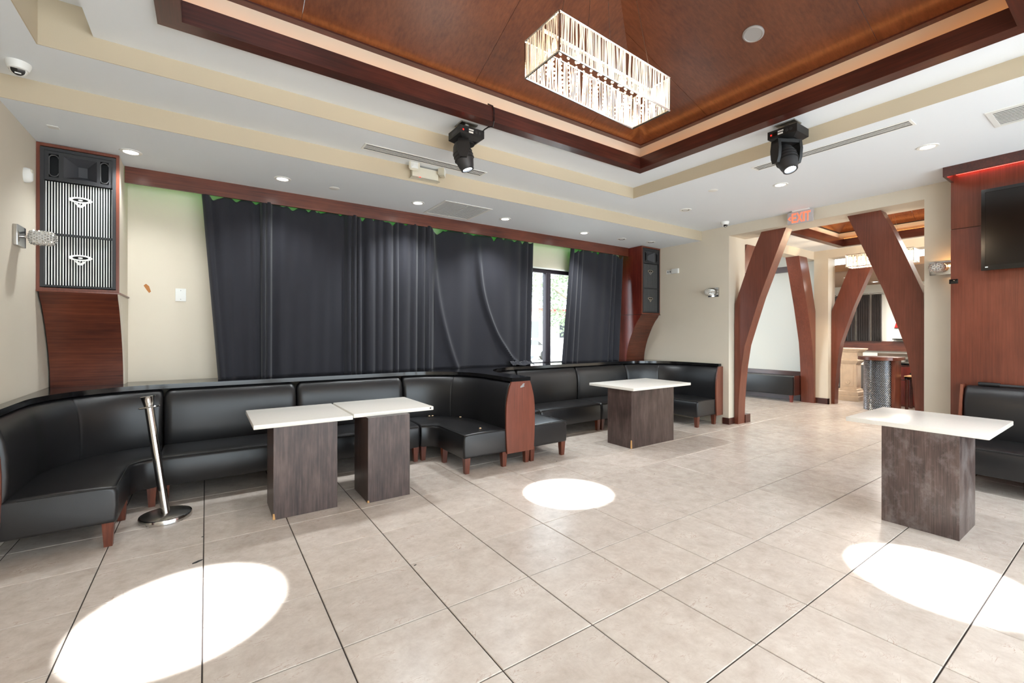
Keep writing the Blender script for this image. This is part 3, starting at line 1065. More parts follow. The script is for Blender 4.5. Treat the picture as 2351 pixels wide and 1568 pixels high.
def leg(x, y, h=.17):
    a, b = .033, .023
    return MB().add([(x - b, y - b, 0), (x + b, y - b, 0), (x + b, y + b, 0), (x - b, y + b, 0), (x - a, y - a, h), (x + a, y - a, h), (x + a, y + a, h), (x - a, y + a, h)],
                    [(0, 3, 2, 1), (4, 5, 6, 7), (0, 1, 5, 4), (1, 2, 6, 5), (2, 3, 7, 6), (3, 0, 4, 7)])


def piping(pts, parent):
    return obj('piping', MB().tube(pts, .0045, 6), M['piping'], parent)


def ends(s, L, r=.05):
    """1 inside, falling to 0 like a quarter circle at both ends"""
    d = min(s, L - s)
    if d >= r:
        return 1.0
    return math.sqrt(max(0.0, 1 - (1 - d / r) ** 2))


def samples(L, r, n):
    s = [0, r * .06, r * .2, r * .4, r * .7, r] + [r + (L - 2 * r) * k / n for k in range(1, n)] + [L - r, L - r * .7, L - r * .4, L - r * .2, L - r * .06, L]
    return s


def straight_unit(x0, x1, label, round_top=.07, legs=()):
    t = thing('banquette', label, 'banquette', ((x0 + x1) / 2, 5.1, 0), 'black banquette sections')
    x0 += .003
    x1 -= .003
    L = x1 - x0
    rg = [ring((x0 + s, CY), (0, 1), seat_prof(ends(s, L, .03))) for s in samples(L, .03, 6)]
    seat = obj('seat', MB().sweep(rg), M['leather'], t, smooth=50)
    piping([(x0 + .02 + (L - .04) * k / 4, CY + .180, .415) for k in range(5)], seat)
    rg = [ring((x0 + s, CY), (0, 1), back_prof(ends(s, L, round_top), round_top)) for s in samples(L, round_top, 6)]
    obj('backrest', MB().sweep(rg), M['leather'], t, smooth=50)
    for (x, y) in legs:
        obj('leg', leg(x, y), M['mah_z'], t)
    return t


def corner_unit(cx, sg, label, end_panel=None):
    """quarter turn; sg=+1: the arm stands to the right of the turn"""
    yend = 4.15
    t = thing('banquette', label, 'banquette', (cx + sg * .45, 4.6, 0), 'black banquette sections')
    path = []
    lead = .004
    na = 16
    Larc = PI / 2 * .45
    Ls = CY - yend
    tot = Larc + Ls
    st = [0, .003, .01, .02, .03] + [Larc * k / na for k in range(2, na + 1)] + [Larc + Ls * k / 8 for k in range(1, 8)] + [tot - .03, tot - .018, tot - .008, tot - .002, tot]
    st = sorted(set(round(s, 5) for s in st))

    def frame(s):
        if s <= Larc:
            a = PI / 2 - PI / 2 * s / Larc
            return (cx + sg * lead * (1 - s / Larc), CY), (sg * math.cos(a), math.sin(a))
        return (cx, CY - (s - Larc)), (sg, 0)
    seat = obj('seat', MB().sweep([ring(*frame(s), seat_prof(ends(s, tot, .03))) for s in st]), M['leather'], t, smooth=50)
    pts = []
    for s in st[2:-2]:
        o_, u = frame(s)
        pts.append((o_[0] + .182 * u[0], o_[1] + .182 * u[1], .416))
    pts += [(cx + sg * r_, yend - .002, .416) for r_ in (.20, .35, .5, .66)]
    piping(pts, seat)

    def seam(s):       # the stitched seam halfway round the turn
        return 1 - .10 * math.exp(-((s - Larc * .55) / .006) ** 2)
    st2 = sorted(set(st + [Larc * .55 + k * .004 for k in range(-4, 5)]))
    obj('backrest', MB().sweep([ring(*frame(s), back_prof(min(ends(s, tot, .025), seam(s)), .03)) for s in st2]), M['leather'], t, smooth=50)
    for (r_, y) in ((.225, yend + .045), (.70, yend + .045)):
        if r_ > .5 and end_panel and end_panel[2] == 'right_half':
            continue
        obj('leg', leg(cx + sg * r_, y), M['mah_z'], t)
    obj('leg', leg(cx + sg * .215, CY - .01), M['mah_z'], t)
    obj('leg', leg(cx + sg * .045, CY + .215), M['mah_z'], t)
    if end_panel:
        xc, half, kind = end_panel
        pr = [(.185, .15), (.195, .30), (.20, .45), (.20, .60), (.195, .70), (.183, .78), (.165, .85), (.147, .91), (.128, .955)]
        if kind == 'full':
            poly = [(xc + w, z) for w, z in pr] + [(xc - w, z) for w, z in reversed(pr)]
        elif kind == 'right_half':      # against a wall on its left
            poly = [(xc + w - .075, z) for w, z in pr] + [(xc + .004, .955), (xc + .004, .15)]
        else:
            poly = [(xc - w, z) for w, z in pr] + [(xc - .004, .955), (xc - .004, .15)]
        ep = obj('end_panel', MB().prism(poly, 'y', yend - .022, yend - .001), M['arch'], t, smooth=30)
        if kind == 'full':
            obj('chipped_spot', MB().prism([(xc + .02, .885), (xc + .05, .895), (xc + .04, .91), (xc + .055, .925), (xc + .03, .93), (xc + .015, .912), (xc - .005, .90), (xc - .01, .88)], 'y', yend - .0235, yend - .022), M['grey'], ep)
            obj('leg', leg(xc + .12, yend + .045), M['mah_z'], t)
    return t


corner_unit(-0.34, -1, 'black banquette corner section curving round to the left wall, beside the leaning stanchion', (XL, 0, 'right_half'))
straight_unit(-0.34, 0.835, 'straight black banquette section behind the left white table, right of the stanchion', legs=((-.295, 4.935), (.79, 4.935)))
straight_unit(0.835, 2.07, 'straight black banquette section behind the second white table', legs=((.88, 4.935), (2.02, 4.935)))
corner_unit(2.07, 1, 'black banquette section curving forward to the red wooden end panel in the middle', (2.965, 0, 'full'))
corner_unit(3.86, -1, 'black banquette section with its end showing right behind the red wooden end panel')
straight_unit(3.86, 5.055, 'straight black banquette section below the window gap', .035, legs=((3.91, 4.935), (5.01, 4.935)))
straight_unit(5.055, 6.26, 'straight black banquette section behind the square table in the far bay', .035, legs=((5.10, 4.935), (6.21, 4.935)))
corner_unit(6.26, 1, 'black banquette corner section turning along the far right wall toward the doorway', (XR, 0, 'left_half'))

# banquette against the mahogany wall on the right: built like the straight ones, turned to face -X
sx0, sx1 = -1.05, 1.19
t = thing('banquette', 'straight black banquette against the mahogany wall at the right edge, under the television', 'banquette', (6.4, 0.1, 0), 'black banquette sections')
L = sx1 - sx0
ox = 5.835
rot = lambda prof, y, e: [(ox + r_ * 1.19, y, z) for r_, z in prof]
seat = obj('seat', MB().sweep([rot(seat_prof(ends(s, L, .03)), sx0 + s, 1) for s in samples(L, .03, 6)]), M['leather'], t, smooth=50)
piping([(ox + .214, sx0 + .02 + (L - .04) * k / 4, .415) for k in range(5)], seat)
obj('backrest', MB().sweep([rot(back_prof(ends(s, L, .03), .03), sx0 + s, 1) for s in samples(L, .03, 6)]), M['leather'], t, smooth=50)
ep = [(6.62, .15), (6.64, .45), (6.65, .62), (6.67, .72), (6.70, .84), (6.735, .96), (6.845, .96), (6.845, .15)]
obj('end_panel', MB().prism(ep, 'y', sx1 + .002, sx1 + .026), M['arch'], t)
for y in (sx1 - .06, .15, -.95):
    obj('leg', leg(6.10, y), M['mah_z'], t)
    obj('leg', leg(6.75, y), M['mah_z'], t)
bar = MB().tube([(6.80, 1.09, .972), (6.80, .93, .972)], .020, 12)
rail = thing('loose_rail', 'black rail lying along the top of the right hand banquette', 'rail', (6.8, .6, .952))
obj('sleeve', bar, M['black'], rail)
obj('tube', MB().tube([(6.80, .93, .968), (6.80, -.4, .968)], .014, 12), M['charcoal'], rail)

# ================================================================== TABLES
def table(label, top, base, zt, chips=(), th=.036, group='white topped pedestal tables', ped_mat='wenge'):
    x0, x1, y0, y1 = top
    a0, a1, b0, b1 = base
    t = thing('pedestal_table', label, 'table', ((a0 + a1) / 2, (b0 + b1) / 2, 0), group)
    tp = obj('tabletop', MB().rbox(x0, x1, y0, y1, zt - th, zt, .006), M['quartz'], t, smooth=40)
    ped = obj('pedestal', MB().rbox(a0, a1, b0, b1, 0, zt - th, .002), M[ped_mat], t, smooth=0)
    for (x, y, z0, z1) in chips:
        obj('chipped_corner', MB().add([(x - .004, y - .003, z0), (x + .014, y - .003, z0), (x + .008, y - .003, z1), (x - .004, y - .003, z1), (x - .004, y + .012, z0), (x + .014, y + .004, z0), (x + .008, y + .004, z1), (x - .004, y + .008, z1)],
            [(0, 1, 2, 3), (4, 7, 6, 5), (0, 4, 5, 1), (2, 6, 7, 3), (0, 3, 7, 4), (1, 5, 6, 2)]), M['chip'], ped)
    return t, tp


t1, tp1 = table('left one of two white tables pushed together, pedestal chipped at its front corner', (.305, 1.066, 4.012, 4.845), (.445, .935, 4.016, 4.462), .776, [(.445, 4.016, 0.004, .05)])
t2, tp2 = table('right one of two white tables pushed together, dark hole in its top edge', (1.073, 1.835, 4.02, 4.80), (1.178, 1.565, 3.952, 4.385), .787, [(1.178, 3.952, 0.003, .022)])
obj('edge_hole', MB().cyl((1.802, 4.022, .772), (1.802, 4.0185, .772), .008), M['black'], tp2)
t3, tp3 = table('square white table on a broad dark pedestal in the far bay, before the window gap', (4.53, 5.77, 3.825, 4.63), (4.56, 5.45, 3.885, 4.30), .795, [(4.56, 3.885, .004, .11)])
t4, tp4 = table('white table with scuffed dark pedestal at the right, nearest to the camera', (4.49, 5.40, .665, 1.51), (4.497, 4.987, .815, 1.267), .797, ped_mat='scuffed')

# ================================================================== STANCHION
st = thing('stanchion_post', 'chrome rope barrier post with a bent, leaning pole on a round base', 'stanchion', (-.268, 4.555, 0))
bx, by = -.268, 4.555
obj('base', MB().lathe([(.172, 0), (.176, .003), (.176, .032), (.172, .038), (.164, .039)], (bx, by, 0), 48), M['chrome'], st)
obj('base_plate', MB().lathe([(.155, .039), (.164, .0392), (.160, .042), (.05, .047), (0.0, .048)], (bx, by, 0), 48), M['steel'], st)
lean = Vector((-.112, .077, .86))
p0 = Vector((bx, by, .042))
obj('pole', MB().cyl(p0, p0 + lean, .031, .031, 28), M['chrome'], st)
Q = lean.to_track_quat('Z', 'Y').to_matrix().to_4x4()
pt = p0 + lean
obj('collar_ring', MB().lathe([(.03, -.010), (.066, -.010), (.071, -.004), (.066, .002), (.03, .002)], pt + lean.normalized() * .0, 32, Q), M['chrome'], st)
obj('cup', MB().lathe([(.033, .0), (.034, .01), (.047, .078), (.051, .083), (.048, .087), (.042, .07), (0.0, .066)], pt, 32, Q), M['chrome'], st)

# ================================================================== CEILING FIXTURES
def downlight(x, y, z, label, lit=True):
    d = thing('downlight', label, 'downlight', (x, y, z), 'recessed ceiling downlights')
    obj('trim_ring', MB().lathe([(.052, -.002), (.056, -.007), (.078, -.006), (.082, 0), (.052, 0)], (x, y, z), 32), M['white'], d)
    if lit:
        obj('lamp_face', MB().lathe([(0.0, -.0035), (.052, -.0035), (.052, -.001), (0.0, -.001)], (x, y, z), 28), M['lit'], d)
    else:
        obj('reflector', MB().lathe([(0.0, -.001), (.040, -.002), (.052, -.006), (.054, -.004), (.042, -.0005), (0, -.0005)], (x, y, z), 28), M['chrome'], d)
    return d


DL = ['lit downlight above the left corner loudspeaker', 'lit downlight above the second curtain', 'lit downlight just left of the square ceiling grille',
      'lit downlight just right of the square ceiling grille', 'small lit downlight far along the soffit, near the window gap',
      'lit downlight at the right, above the mahogany wall end', 'lit downlight below the right moving head']
for (x, y, z), l in zip(DOWN, DL):
    downlight(x, y, z, l)
downlight(5.87, 5.22, ZS, 'unlit silver downlight on the soffit above the rightmost curtain', False)
downlight(6.49, 5.10, ZS, 'unlit silver downlight on the soffit, closest to the far right speaker housing', False)
downlight(5.70, 3.87, ZC, 'unlit silver downlight on the main ceiling, left of the right hand dome camera', False)
for (x, y, z, l) in ((1.18, 5.236, ZS, 'flat white sprinkler cover on the soffit right of the second downlight'), (5.205, 3.149, ZC, 'flat white sprinkler cover on the main ceiling, left of the right moving head')):
    o = obj('sprinkler_cover', MB().lathe([(0, -.006), (.05, -.006), (.056, -.003), (.056, 0), (0, 0)], (x, y, z), 28), M['white'], org=(x, y, z))
    tag(o, l, 'sprinkler cover', 'round sprinkler covers')
o = obj('ceiling_plate', MB().rbox(-1.03, -.965, 4.92, 4.985, ZS - .004, ZS, .001), M['white'], org=(-1, 4.95, ZS))
tag(o, 'small square white plate on the soffit in the upper left corner', 'cover plate')

# speaker disc set into the sloping dome
kx = .67 / 2.108
n = Vector((-kx, 0, -1)).normalized()
sx, sy = 3.588, 1.83
szz = 3.71 + (4.178 - sx) * kx
Md = n.to_track_quat('Z', 'Y').to_matrix().to_4x4()
sp = thing('ceiling_speaker', 'round grey ceiling speaker on the sloping wood dome', 'speaker', (sx, sy, szz))
obj('rim', MB().lathe([(.055, 0), (.078, 0), (.078, .014), (.066, .020), (.062, .016)], (sx, sy, szz), 36, Md), M['grey'], sp)
obj('grille', MB().lathe([(0, .014), (.062, .014), (.062, .002), (0, .002)], (sx, sy, szz), 36, Md), M['ribgrey'], sp)


def slot(x0, x1, y0, y1, along, label):
    d = thing('slot_diffuser', label, 'air vent', ((x0 + x1) / 2, (y0 + y1) / 2, ZC), 'long slot air diffusers')
    f = .018
    z0, z1 = ZC - .005, ZC - .0005
    fr = MB()
    fr.box(x0, x1, y0, y0 + f, z0, z1).box(x0, x1, y1 - f, y1, z0, z1).box(x0, x0 + f, y0 + f, y1 - f, z0, z1).box(x1 - f, x1, y0 + f, y1 - f, z0, z1)
    obj('frame', fr, M['white'], d)
    obj('gap_shade', MB().box(x0 + f, x1 - f, y0 + f, y1 - f, ZC - .002, z1), M['void'], d)  # black sheet standing in for the shade of deep slots
    for k in range(3):
        if along == 'x':
            w = (y1 - y0 - 2 * f)
            c = y0 + f + w * (k + 1) / 4
            obj('bar', MB().box(x0 + f, x1 - f, c - .0055, c + .0055, ZC - .0045, ZC - .002), M['white'], d)
        else:
            w = (x1 - x0 - 2 * f)
            c = x0 + f + w * (k + 1) / 4
            obj('bar', MB().box(c - .0055, c + .0055, y0 + f, y1 - f, ZC - .0045, ZC - .002), M['white'], d)


slot(1.23, 2.57, 4.225, 4.375, 'x', 'long white slot diffuser on the ceiling behind the left moving head')
slot(4.83, 4.98, 1.17, 2.49, 'y', 'long white slot diffuser on the ceiling behind the right moving head')


def grille(x0, x1, y0, y1, z, nb, along, label, mid=False):
    d = thing('ceiling_grille', label, 'air vent', ((x0 + x1) / 2, (y0 + y1) / 2, z))
    f = .035
    z0, z1 = z - .006, z - .0005
    fr = MB()
    fr.box(x0, x1, y0, y0 + f, z0, z1).box(x0, x1, y1 - f, y1, z0, z1).box(x0, x0 + f, y0 + f, y1 - f, z0, z1).box(x1 - f, x1, y0 + f, y1 - f, z0, z1)
    if mid:
        c = (x0 + x1) / 2
        fr.box(c - .006, c + .006, y0 + f, y1 - f, z0, z1)
    obj('frame', fr, M['white'], d)
    obj('gap_shade', MB().box(x0 + f, x1 - f, y0 + f, y1 - f, z - .002, z1), M['ribgrey'] if mid else M['void'], d)  # dark sheet in place of the shaded hollow behind the slats
    for k in range(nb):
        if along == 'x':
            c = y0 + f + (y1 - y0 - 2 * f) * (k + .5) / nb
            h = (y1 - y0 - 2 * f) / nb * .30
            spans = ((x0 + f, (x0 + x1) / 2 - .006), ((x0 + x1) / 2 + .006, x1 - f)) if mid else ((x0 + f, x1 - f),)
            for a, b in spans:
                obj('slat', MB().add([(a, c - h, z0 + .001), (b, c - h, z0 + .001), (b, c + h * .6, z - .003), (a, c + h * .6, z - .003), (a, c - h, z0 + .003), (b, c - h, z0 + .003), (b, c + h * .6, z - .002), (a, c + h * .6, z - .002)],
                    [(0, 3, 2, 1), (4, 5, 6, 7), (0, 1, 5, 4), (1, 2, 6, 5), (2, 3, 7, 6), (3, 0, 4, 7)]), M['white'], d)
        else:
            c = x0 + f + (x1 - x0 - 2 * f) * (k + .5) / nb
            h = (x1 - x0 - 2 * f) / nb * .22
            obj('slat', MB().box(c - h, c + h, y0 + f, y1 - f, z - .0045, z - .002), M['white'], d)


grille(2.40, 3.08, 4.93, 5.60, ZS, 22, 'x', 'square white return air grille set in the soffit above the curtains', True)
grille(5.19, 5.62, .20, .80, ZC, 10, 'y', 'white ceiling grille cut by the right edge of the picture')

# emergency light with two square heads
em = thing('emergency_light', 'ivory twin head emergency light on the soffit face', 'emergency light', (1.935, SOF - .01, 3.16))
yb = SOF - .007
obj('body', MB().rbox(1.79, 2.09, yb - .06, yb, 3.165, 3.275, .008), M['ivory'], em)
obj('lower_lip', MB().add([(1.775, yb - .085, 3.150), (2.10, yb - .085, 3.150), (2.10, yb, 3.150), (1.775, yb, 3.150), (1.79, yb - .062, 3.166), (2.09, yb - .062, 3.166), (2.09, yb, 3.166), (1.79, yb, 3.166)],
    [(0, 3, 2, 1), (4, 5, 6, 7), (0, 1, 5, 4), (1, 2, 6, 5), (2, 3, 7, 6), (3, 0, 4, 7)]), M['ivory'], em)
obj('indicator', MB().box(1.86, 1.875, yb - .0865, yb - .0855, 3.153, 3.160), M['redled'], em)
for (hx, ang) in ((1.795, -.10), (2.115, .95)):
    Mr = Matrix.Translation((hx, yb - .085, 3.265)) @ Matrix.Rotation(ang, 4, 'Z')
    bm = bmesh.new()
    bmesh.ops.create_cube(bm, size=1)
    for v in bm.verts:
        k = 1.0 if v.co.y < 0 else .62
        v.co = (v.co.x * .125 * k, v.co.y * .07, v.co.z * .125 * k)
    bmesh.ops.bevel(bm, geom=bm.edges[:], offset=.010, segments=2, affect='EDGES')
    hd = obj('lamp_head', MB().bm(bm, Mr), M['ivory'], em)
    bm = bmesh.new()
    bmesh.ops.create_cone(bm, cap_ends=True, segments=4, radius1=.066, radius2=.02, depth=.012)
    obj('lens', MB().bm(bm, Mr @ Matrix.Translation((0, -.038, 0)) @ Matrix.Rotation(PI / 2, 4, 'X') @ Matrix.Rotation(PI / 4, 4, 'Z')), M['white'], hd, smooth=0)

# dome cameras
def dome_camera(x, y, z, r, aim, label):
    c = thing('dome_camera', label, 'camera', (x, y, z))
    obj('base_ring', MB().lathe([(r, 0), (r * 1.0, -.22 * r), (r * .82, -.75 * r), (r * .70, -.8 * r), (0, -.8 * r), (0, 0)], (x, y, z), 40), M['white'], c)
    d = (Vector(aim) - Vector((x, y, z))).normalized()
    Mq = d.to_track_quat('Z', 'Y').to_matrix().to_4x4()
    bc = Vector((x, y, z - .70 * r))
    pr = [(0, -.70 * r)] + [(.72 * r * math.sin(a), -.72 * r * math.cos(a)) for a in [R(20 * k) for k in range(1, 7)]] + [(.60 * r, .40 * r), (.56 * r, .44 * r)]
    b = obj('eyeball', MB().lathe(pr, bc, 36, Mq), M['white'], c)
    obj('lens_face', MB().lathe([(0, .41 * r), (.55 * r, .41 * r), (.55 * r, .46 * r), (.3 * r, .50 * r), (0, .52 * r)], bc, 36, Mq), M['blackgloss'], b)
    u = Mq @ Vector((0, -1, 0))
    lb = MB().rbox(-.24 * r, .24 * r, -.36 * r, -.24 * r, .46 * r, .512 * r, .012 * r)
    lb.v = [tuple(bc + Mq.to_3x3() @ Vector(p)) for p in lb.v]
    obj('light_bar', lb, M['white'], b)
    return c


dome_camera(-1.03, 4.29, ZC, .062, (-.55, 1.0, 1.6), 'white dome security camera in the upper left corner of the ceiling')
dome_camera(6.83, 3.93, ZC, .062, (5.2, 1.0, 1.2), 'small white dome security camera on the ceiling near the exit sign')

# exit sign
ex = thing('exit_sign', 'lit red EXIT sign with a left arrow hanging over the wide doorway', 'exit sign', (7.0, 2.92, ZC))
XS = 7.035
obj('canopy', MB().rbox(XS - .03, XS + .03, 2.80, 3.02, ZC - .022, ZC - .0005, .004), M['white'], ex)
obj('panel', MB().rbox(XS - .012, XS + .012, 2.752, 3.086, 3.093, 3.268, .003), M['grey_panel'], ex)


def letters(txt, h, w, mat_, parent, place, name='lettering', thick=.003):
    cu = bpy.data.curves.new(name, 'FONT')
    cu.body = txt
    cu.size = 1
    cu.extrude = .01
    cu.offset = .012
    tmp = bpy.data.objects.new(name, cu)
    COL.objects.link(tmp)
    dg = bpy.context.evaluated_depsgraph_get()
    me = bpy.data.meshes.new_from_object(tmp.evaluated_get(dg))
    bpy.data.objects.remove(tmp)
    xs = [v.co.x for v in me.vertices]
    ys = [v.co.y for v in me.vertices]
    mb = MB()
    vs = [place((v.co.x - min(xs)) / (max(xs) - min(xs)) * w, (v.co.y - min(ys)) / (max(ys) - min(ys)) * h, v.co.z / .01 * thick) for v in me.vertices]
    mb.add(vs, [tuple(p.vertices) for p in me.polygons])
    bpy.data.meshes.remove(me)
    return obj(name, mb, mat_, parent, smooth=0)


for ch, w0, w1 in (('E', 3.026, 2.968), ('X', 2.962, 2.888), ('I', 2.879, 2.859), ('T', 2.851, 2.783)):
    letters(ch, .134, w0 - w1, M['exit'], ex, lambda u, v, w, c=w0: (XS - .014 - w * .3, c - u, 3.112 + v), 'letter')
obj('arrow', MB().strip([(3.047, 3.207), (3.077, 3.178), (3.047, 3.148)], [(3.040, 3.198), (3.062, 3.178), (3.040, 3.157)], 'x', XS - .0155, XS - .012), M['exit'], ex)

# ================================================================== MOVING HEADS
def moving_head(x, y, ztop, aim_from, aim_to, yaw, label, cable=None):
    m = thing('moving_head_light', label, 'stage light', (x, y, ztop), 'moving head stage lights')
    Mz = Matrix.Translation((x, y, ztop)) @ Matrix.Rotation(yaw, 4, 'Z')

    def tr(mb):
        mb.v = [tuple(Mz @ Vector(p)) for p in mb.v]
        return mb
    obj('mount_plate', tr(MB().rbox(-.085, .085, -.07, .07, -.012, 0, .003).rbox(-.02, .02, -.02, .02, -.065, -.012, .003)), M['steel'], m)
    b = MB()
    w, d = .125, .115
    zt_, zm_, zb_ = -.065, -.135, -.165
    b.add([(-w, -d, zt_), (w, -d, zt_), (w, d, zt_), (-w, d, zt_), (-w, -d, zm_), (w, -d, zm_), (w, d, zm_), (-w, d, zm_), (-.08, -.075, zb_), (.08, -.075, zb_), (.08, .075, zb_), (-.08, .075, zb_)],
          [(0, 1, 2, 3)] + [(k, (k + 1) % 4, 4 + (k + 1) % 4, 4 + k) for k in range(4)] + [(4 + k, 4 + (k + 1) % 4, 8 + (k + 1) % 4, 8 + k) for k in range(4)] + [(8, 11, 10, 9)])
    base = obj('base', tr(b), M['black'], m, smooth=0)
    f = -d - .002
    obj('indicator', tr(MB().box(-.098, -.088, f, -d, -.108, -.098)), M['redled'], base)
    obj('display', tr(MB().box(-.080, -.045, f, -d, -.118, -.085)), M['blackgloss'], base)
    obj('label_plate', tr(MB().box(-.035, .012, f, -d, -.094, -.083).box(-.035, .008, f, -d, -.118, -.103)), M['white'], base)
    obj('socket', tr(MB().cyl((.04, f - .003, -.10), (.04, -d, -.10), .013).cyl((.075, f - .003, -.10), (.075, -d, -.10), .013)), M['charcoal'], base)
    obj('side_vent', tr(MB().box(-w - .001, -w, -.06, .05, -.118, -.085)), M['charcoal'], base)
    # yoke
    A, B_ = Vector(aim_from), Vector(aim_to)
    dr = (B_ - A).normalized()
    pv = A - dr * .15                       # tilt pivot
    top = Mz @ Vector((0, 0, zb_))
    side = dr.cross(Vector((0, 0, 1)))
    side = side.normalized() if side.length > .05 else Vector((1, 0, 0))
    yk = MB()
    yk.lathe([(.06, -.018), (.075, -.018), (.075, 0), (0, 0)], top, 24)
    q = side.cross(Vector((0, 0, 1))).normalized()
    zt2 = top.z - .015
    for s in (-1, 1):
        c = Vector((pv.x, pv.y, 0)) + side * (s * .102)
        pts = []
        for (hw, z) in ((.045, zt2), (.058, (zt2 + pv.z) / 2), (.050, pv.z), (.030, pv.z - .045)):
            for (a, e) in ((-1, -1), (1, -1), (1, 1), (-1, 1)):
                pts.append(tuple(c + q * (a * hw) + side * (e * .013) + Vector((0, 0, z))))
        fs = [(0, 1, 2, 3), (15, 14, 13, 12)]
        for r_ in range(3):
            for k in range(4):
                fs.append((r_ * 4 + k, r_ * 4 + (k + 1) % 4, r_ * 4 + 4 + (k + 1) % 4, r_ * 4 + 4 + k))
        yk.add(pts, fs)
    c0 = Vector((pv.x, pv.y, zt2))
    pts = []
    for s in (-1, 1):
        for (a, z) in ((-1, 0), (1, 0), (1, -.03), (-1, -.03)):
            pts.append(tuple(c0 + side * (s * .115) + q * (a * .045) + Vector((0, 0, z))))
    yk.add(pts, [(0, 1, 2, 3), (7, 6, 5, 4), (0, 4, 5, 1), (1, 5, 6, 2), (2, 6, 7, 3), (3, 7, 4, 0)])
    obj('yoke', yk, M['black'], m, smooth=20)
    Mh = dr.to_track_quat('Z', 'Y').to_matrix().to_4x4()
    head = obj('head', MB().lathe([(0, -.135), (.045, -.13), (.068, -.10), (.086, -.045), (.088, .0), (.080, .05), (.066, .105), (.060, .118), (.060, .13), (.046, .13), (.046, .10), (0, .10)], pv, 28, Mh), M['charcoal'], m)
    rg = MB()
    for zz in (-.03, .0, .03):
        rg.lathe([(.086, zz - .004), (.091, zz - .004), (.091, zz + .004), (.086, zz + .004)], pv, 28, Mh)
    obj('cooling_ribs', rg, M['black'], head)
    obj('lens', MB().lathe([(0, .124), (.03, .122), (.046, .115), (.046, .112), (0, .112)], pv, 28, Mh), M['beam'], head)
    if cable:
        obj('cable', MB().tube(cable, .006, 6), M['black'], m)
    return m


moving_head(1.985, 3.64, ZP, HEAD1[0], HEAD1[1], 0.0, 'left black moving head stage light, with a cable up to the wooden ceiling frame',
            [(2.09, 3.53, 3.355), (2.10, 3.50, 3.37), (2.115, 3.46, 3.38), (2.12, 3.39, 3.36), (2.12, 3.372, 3.40), (2.12, 3.372, 3.50), (2.11, 3.378, 3.535), (2.07, 3.40, 3.552)])
moving_head(4.40, 1.93, ZP, (4.30, 1.86, 2.95), HEAD2[1], R(-90), 'right black moving head stage light hanging from the ceiling, beam falling by the near table')

# ================================================================== CHANDELIERS
def chandelier(cx, cy, zb, L, Wd, Hh, along, tilt, apex_z, label, seed, lamp_e, nwire=4):
    rnd = random.Random(seed)
    c = thing('crystal_chandelier', label, 'chandelier', (cx, cy, zb), 'box shaped crystal chandeliers')

    def P(u, v, w):              # u along length, v across, w up
        z = zb + w - tilt * u
        return (cx + u, cy + v, z) if along == 'x' else (cx - v, cy + u, z)
    hl, hw = L / 2, Wd / 2
    r = .006
    fr = MB()
    cor = [(-hl, -hw), (hl, -hw), (hl, hw), (-hl, hw)]
    for k in range(4):
        a, b = cor[k], cor[(k + 1) % 4]
        for w in (0, Hh):
            fr.cyl(P(*a, w), P(*b, w), r, None, 6)
        fr.cyl(P(*a, 0), P(*a, Hh), r * .8, None, 6)
    obj('frame', fr, M['chrome'], c)
    # glass rod curtain on the four sides
    sd = MB()
    for (a, b) in ((cor[0], cor[1]), (cor[1], cor[2]), (cor[2], cor[3]), (cor[3], cor[0])):
        ln = math.hypot(b[0] - a[0], b[1] - a[1])
        n_ = int(ln / .0085)
        for k in range(n_):
            f0 = (k + rnd.uniform(.1, .9)) / n_
            f1 = min(1, max(0, f0 + rnd.uniform(-.022, .022) * .8 / ln))
            p = P(a[0] + (b[0] - a[0]) * f0, a[1] + (b[1] - a[1]) * f0, .003)
            q = P(a[0] + (b[0] - a[0]) * f1, a[1] + (b[1] - a[1]) * f1, Hh - .003)
            sd.cyl(p, q, rnd.uniform(.0022, .0042), None, 4)
    o = obj('glass_rods', sd, M['crystal'], c, smooth=0)
    o['kind'] = 'stuff'
    # bead strings hanging inside
    bd = MB()
    nx, ny = int(L / .058), int(Wd / .058)
    oct_f = [(0, 2, 4), (2, 1, 4), (1, 3, 4), (3, 0, 4), (2, 0, 5), (1, 2, 5), (3, 1, 5), (0, 3, 5)]
    for i in range(nx):
        for j in range(ny):
            u = -hl + (i + .5) * L / nx
            v = -hw + (j + .5) * Wd / ny
            for k in range(3):
                w = .012 + k * .026 + rnd.uniform(-.003, .003)
                x, y, z = P(u, v, w)
                e = .0085
                bd.add([(x - e, y, z), (x + e, y, z), (x, y - e, z), (x, y + e, z), (x, y, z + e), (x, y, z - e)], oct_f)
    o = obj('crystal_beads', bd, M['bead'], c, smooth=0)
    o['kind'] = 'stuff'
    nb = 5
    for k in range(nb):
        u = -hl + (k + .5) * L / nb
        x, y, z = P(u, 0, Hh * .72)
        obj('bulb', MB().lathe([(0, -.030), (.010, -.027), (.015, -.015), (.013, 0), (.008, .015), (.006, .03), (0, .03)], (x, y, z), 12), M['bulb'], c)
        lamp('chandelier_lamp', 'POINT', (x, y, z - .045), lamp_e, (1, .74, .47), size=.02)
    obj('lamp_bar', MB().cyl(P(-hl, 0, Hh - .01), P(hl, 0, Hh - .01), .012, None, 8), M['chrome'], c)
    # hanging wires to a canopy
    wr_ = MB()
    can = (cx, cy, apex_z)
    for (u, v) in ((-hl * .55, -hw), (hl * .55, -hw), (hl * .55, hw), (-hl * .55, hw))[:nwire]:
        p = P(u, v, Hh)
        wr_.cyl(p, (cx + (p[0] - cx) * .25, cy + (p[1] - cy) * .25, apex_z - .02), .0016, None, 4)
    obj('wires', wr_, M['steel'], c)
    obj('canopy', MB().lathe([(0, -.04), (.10, -.04), (.11, -.03), (.11, 0), (0, 0)], can, 24), M['chrome'], c)
    return c


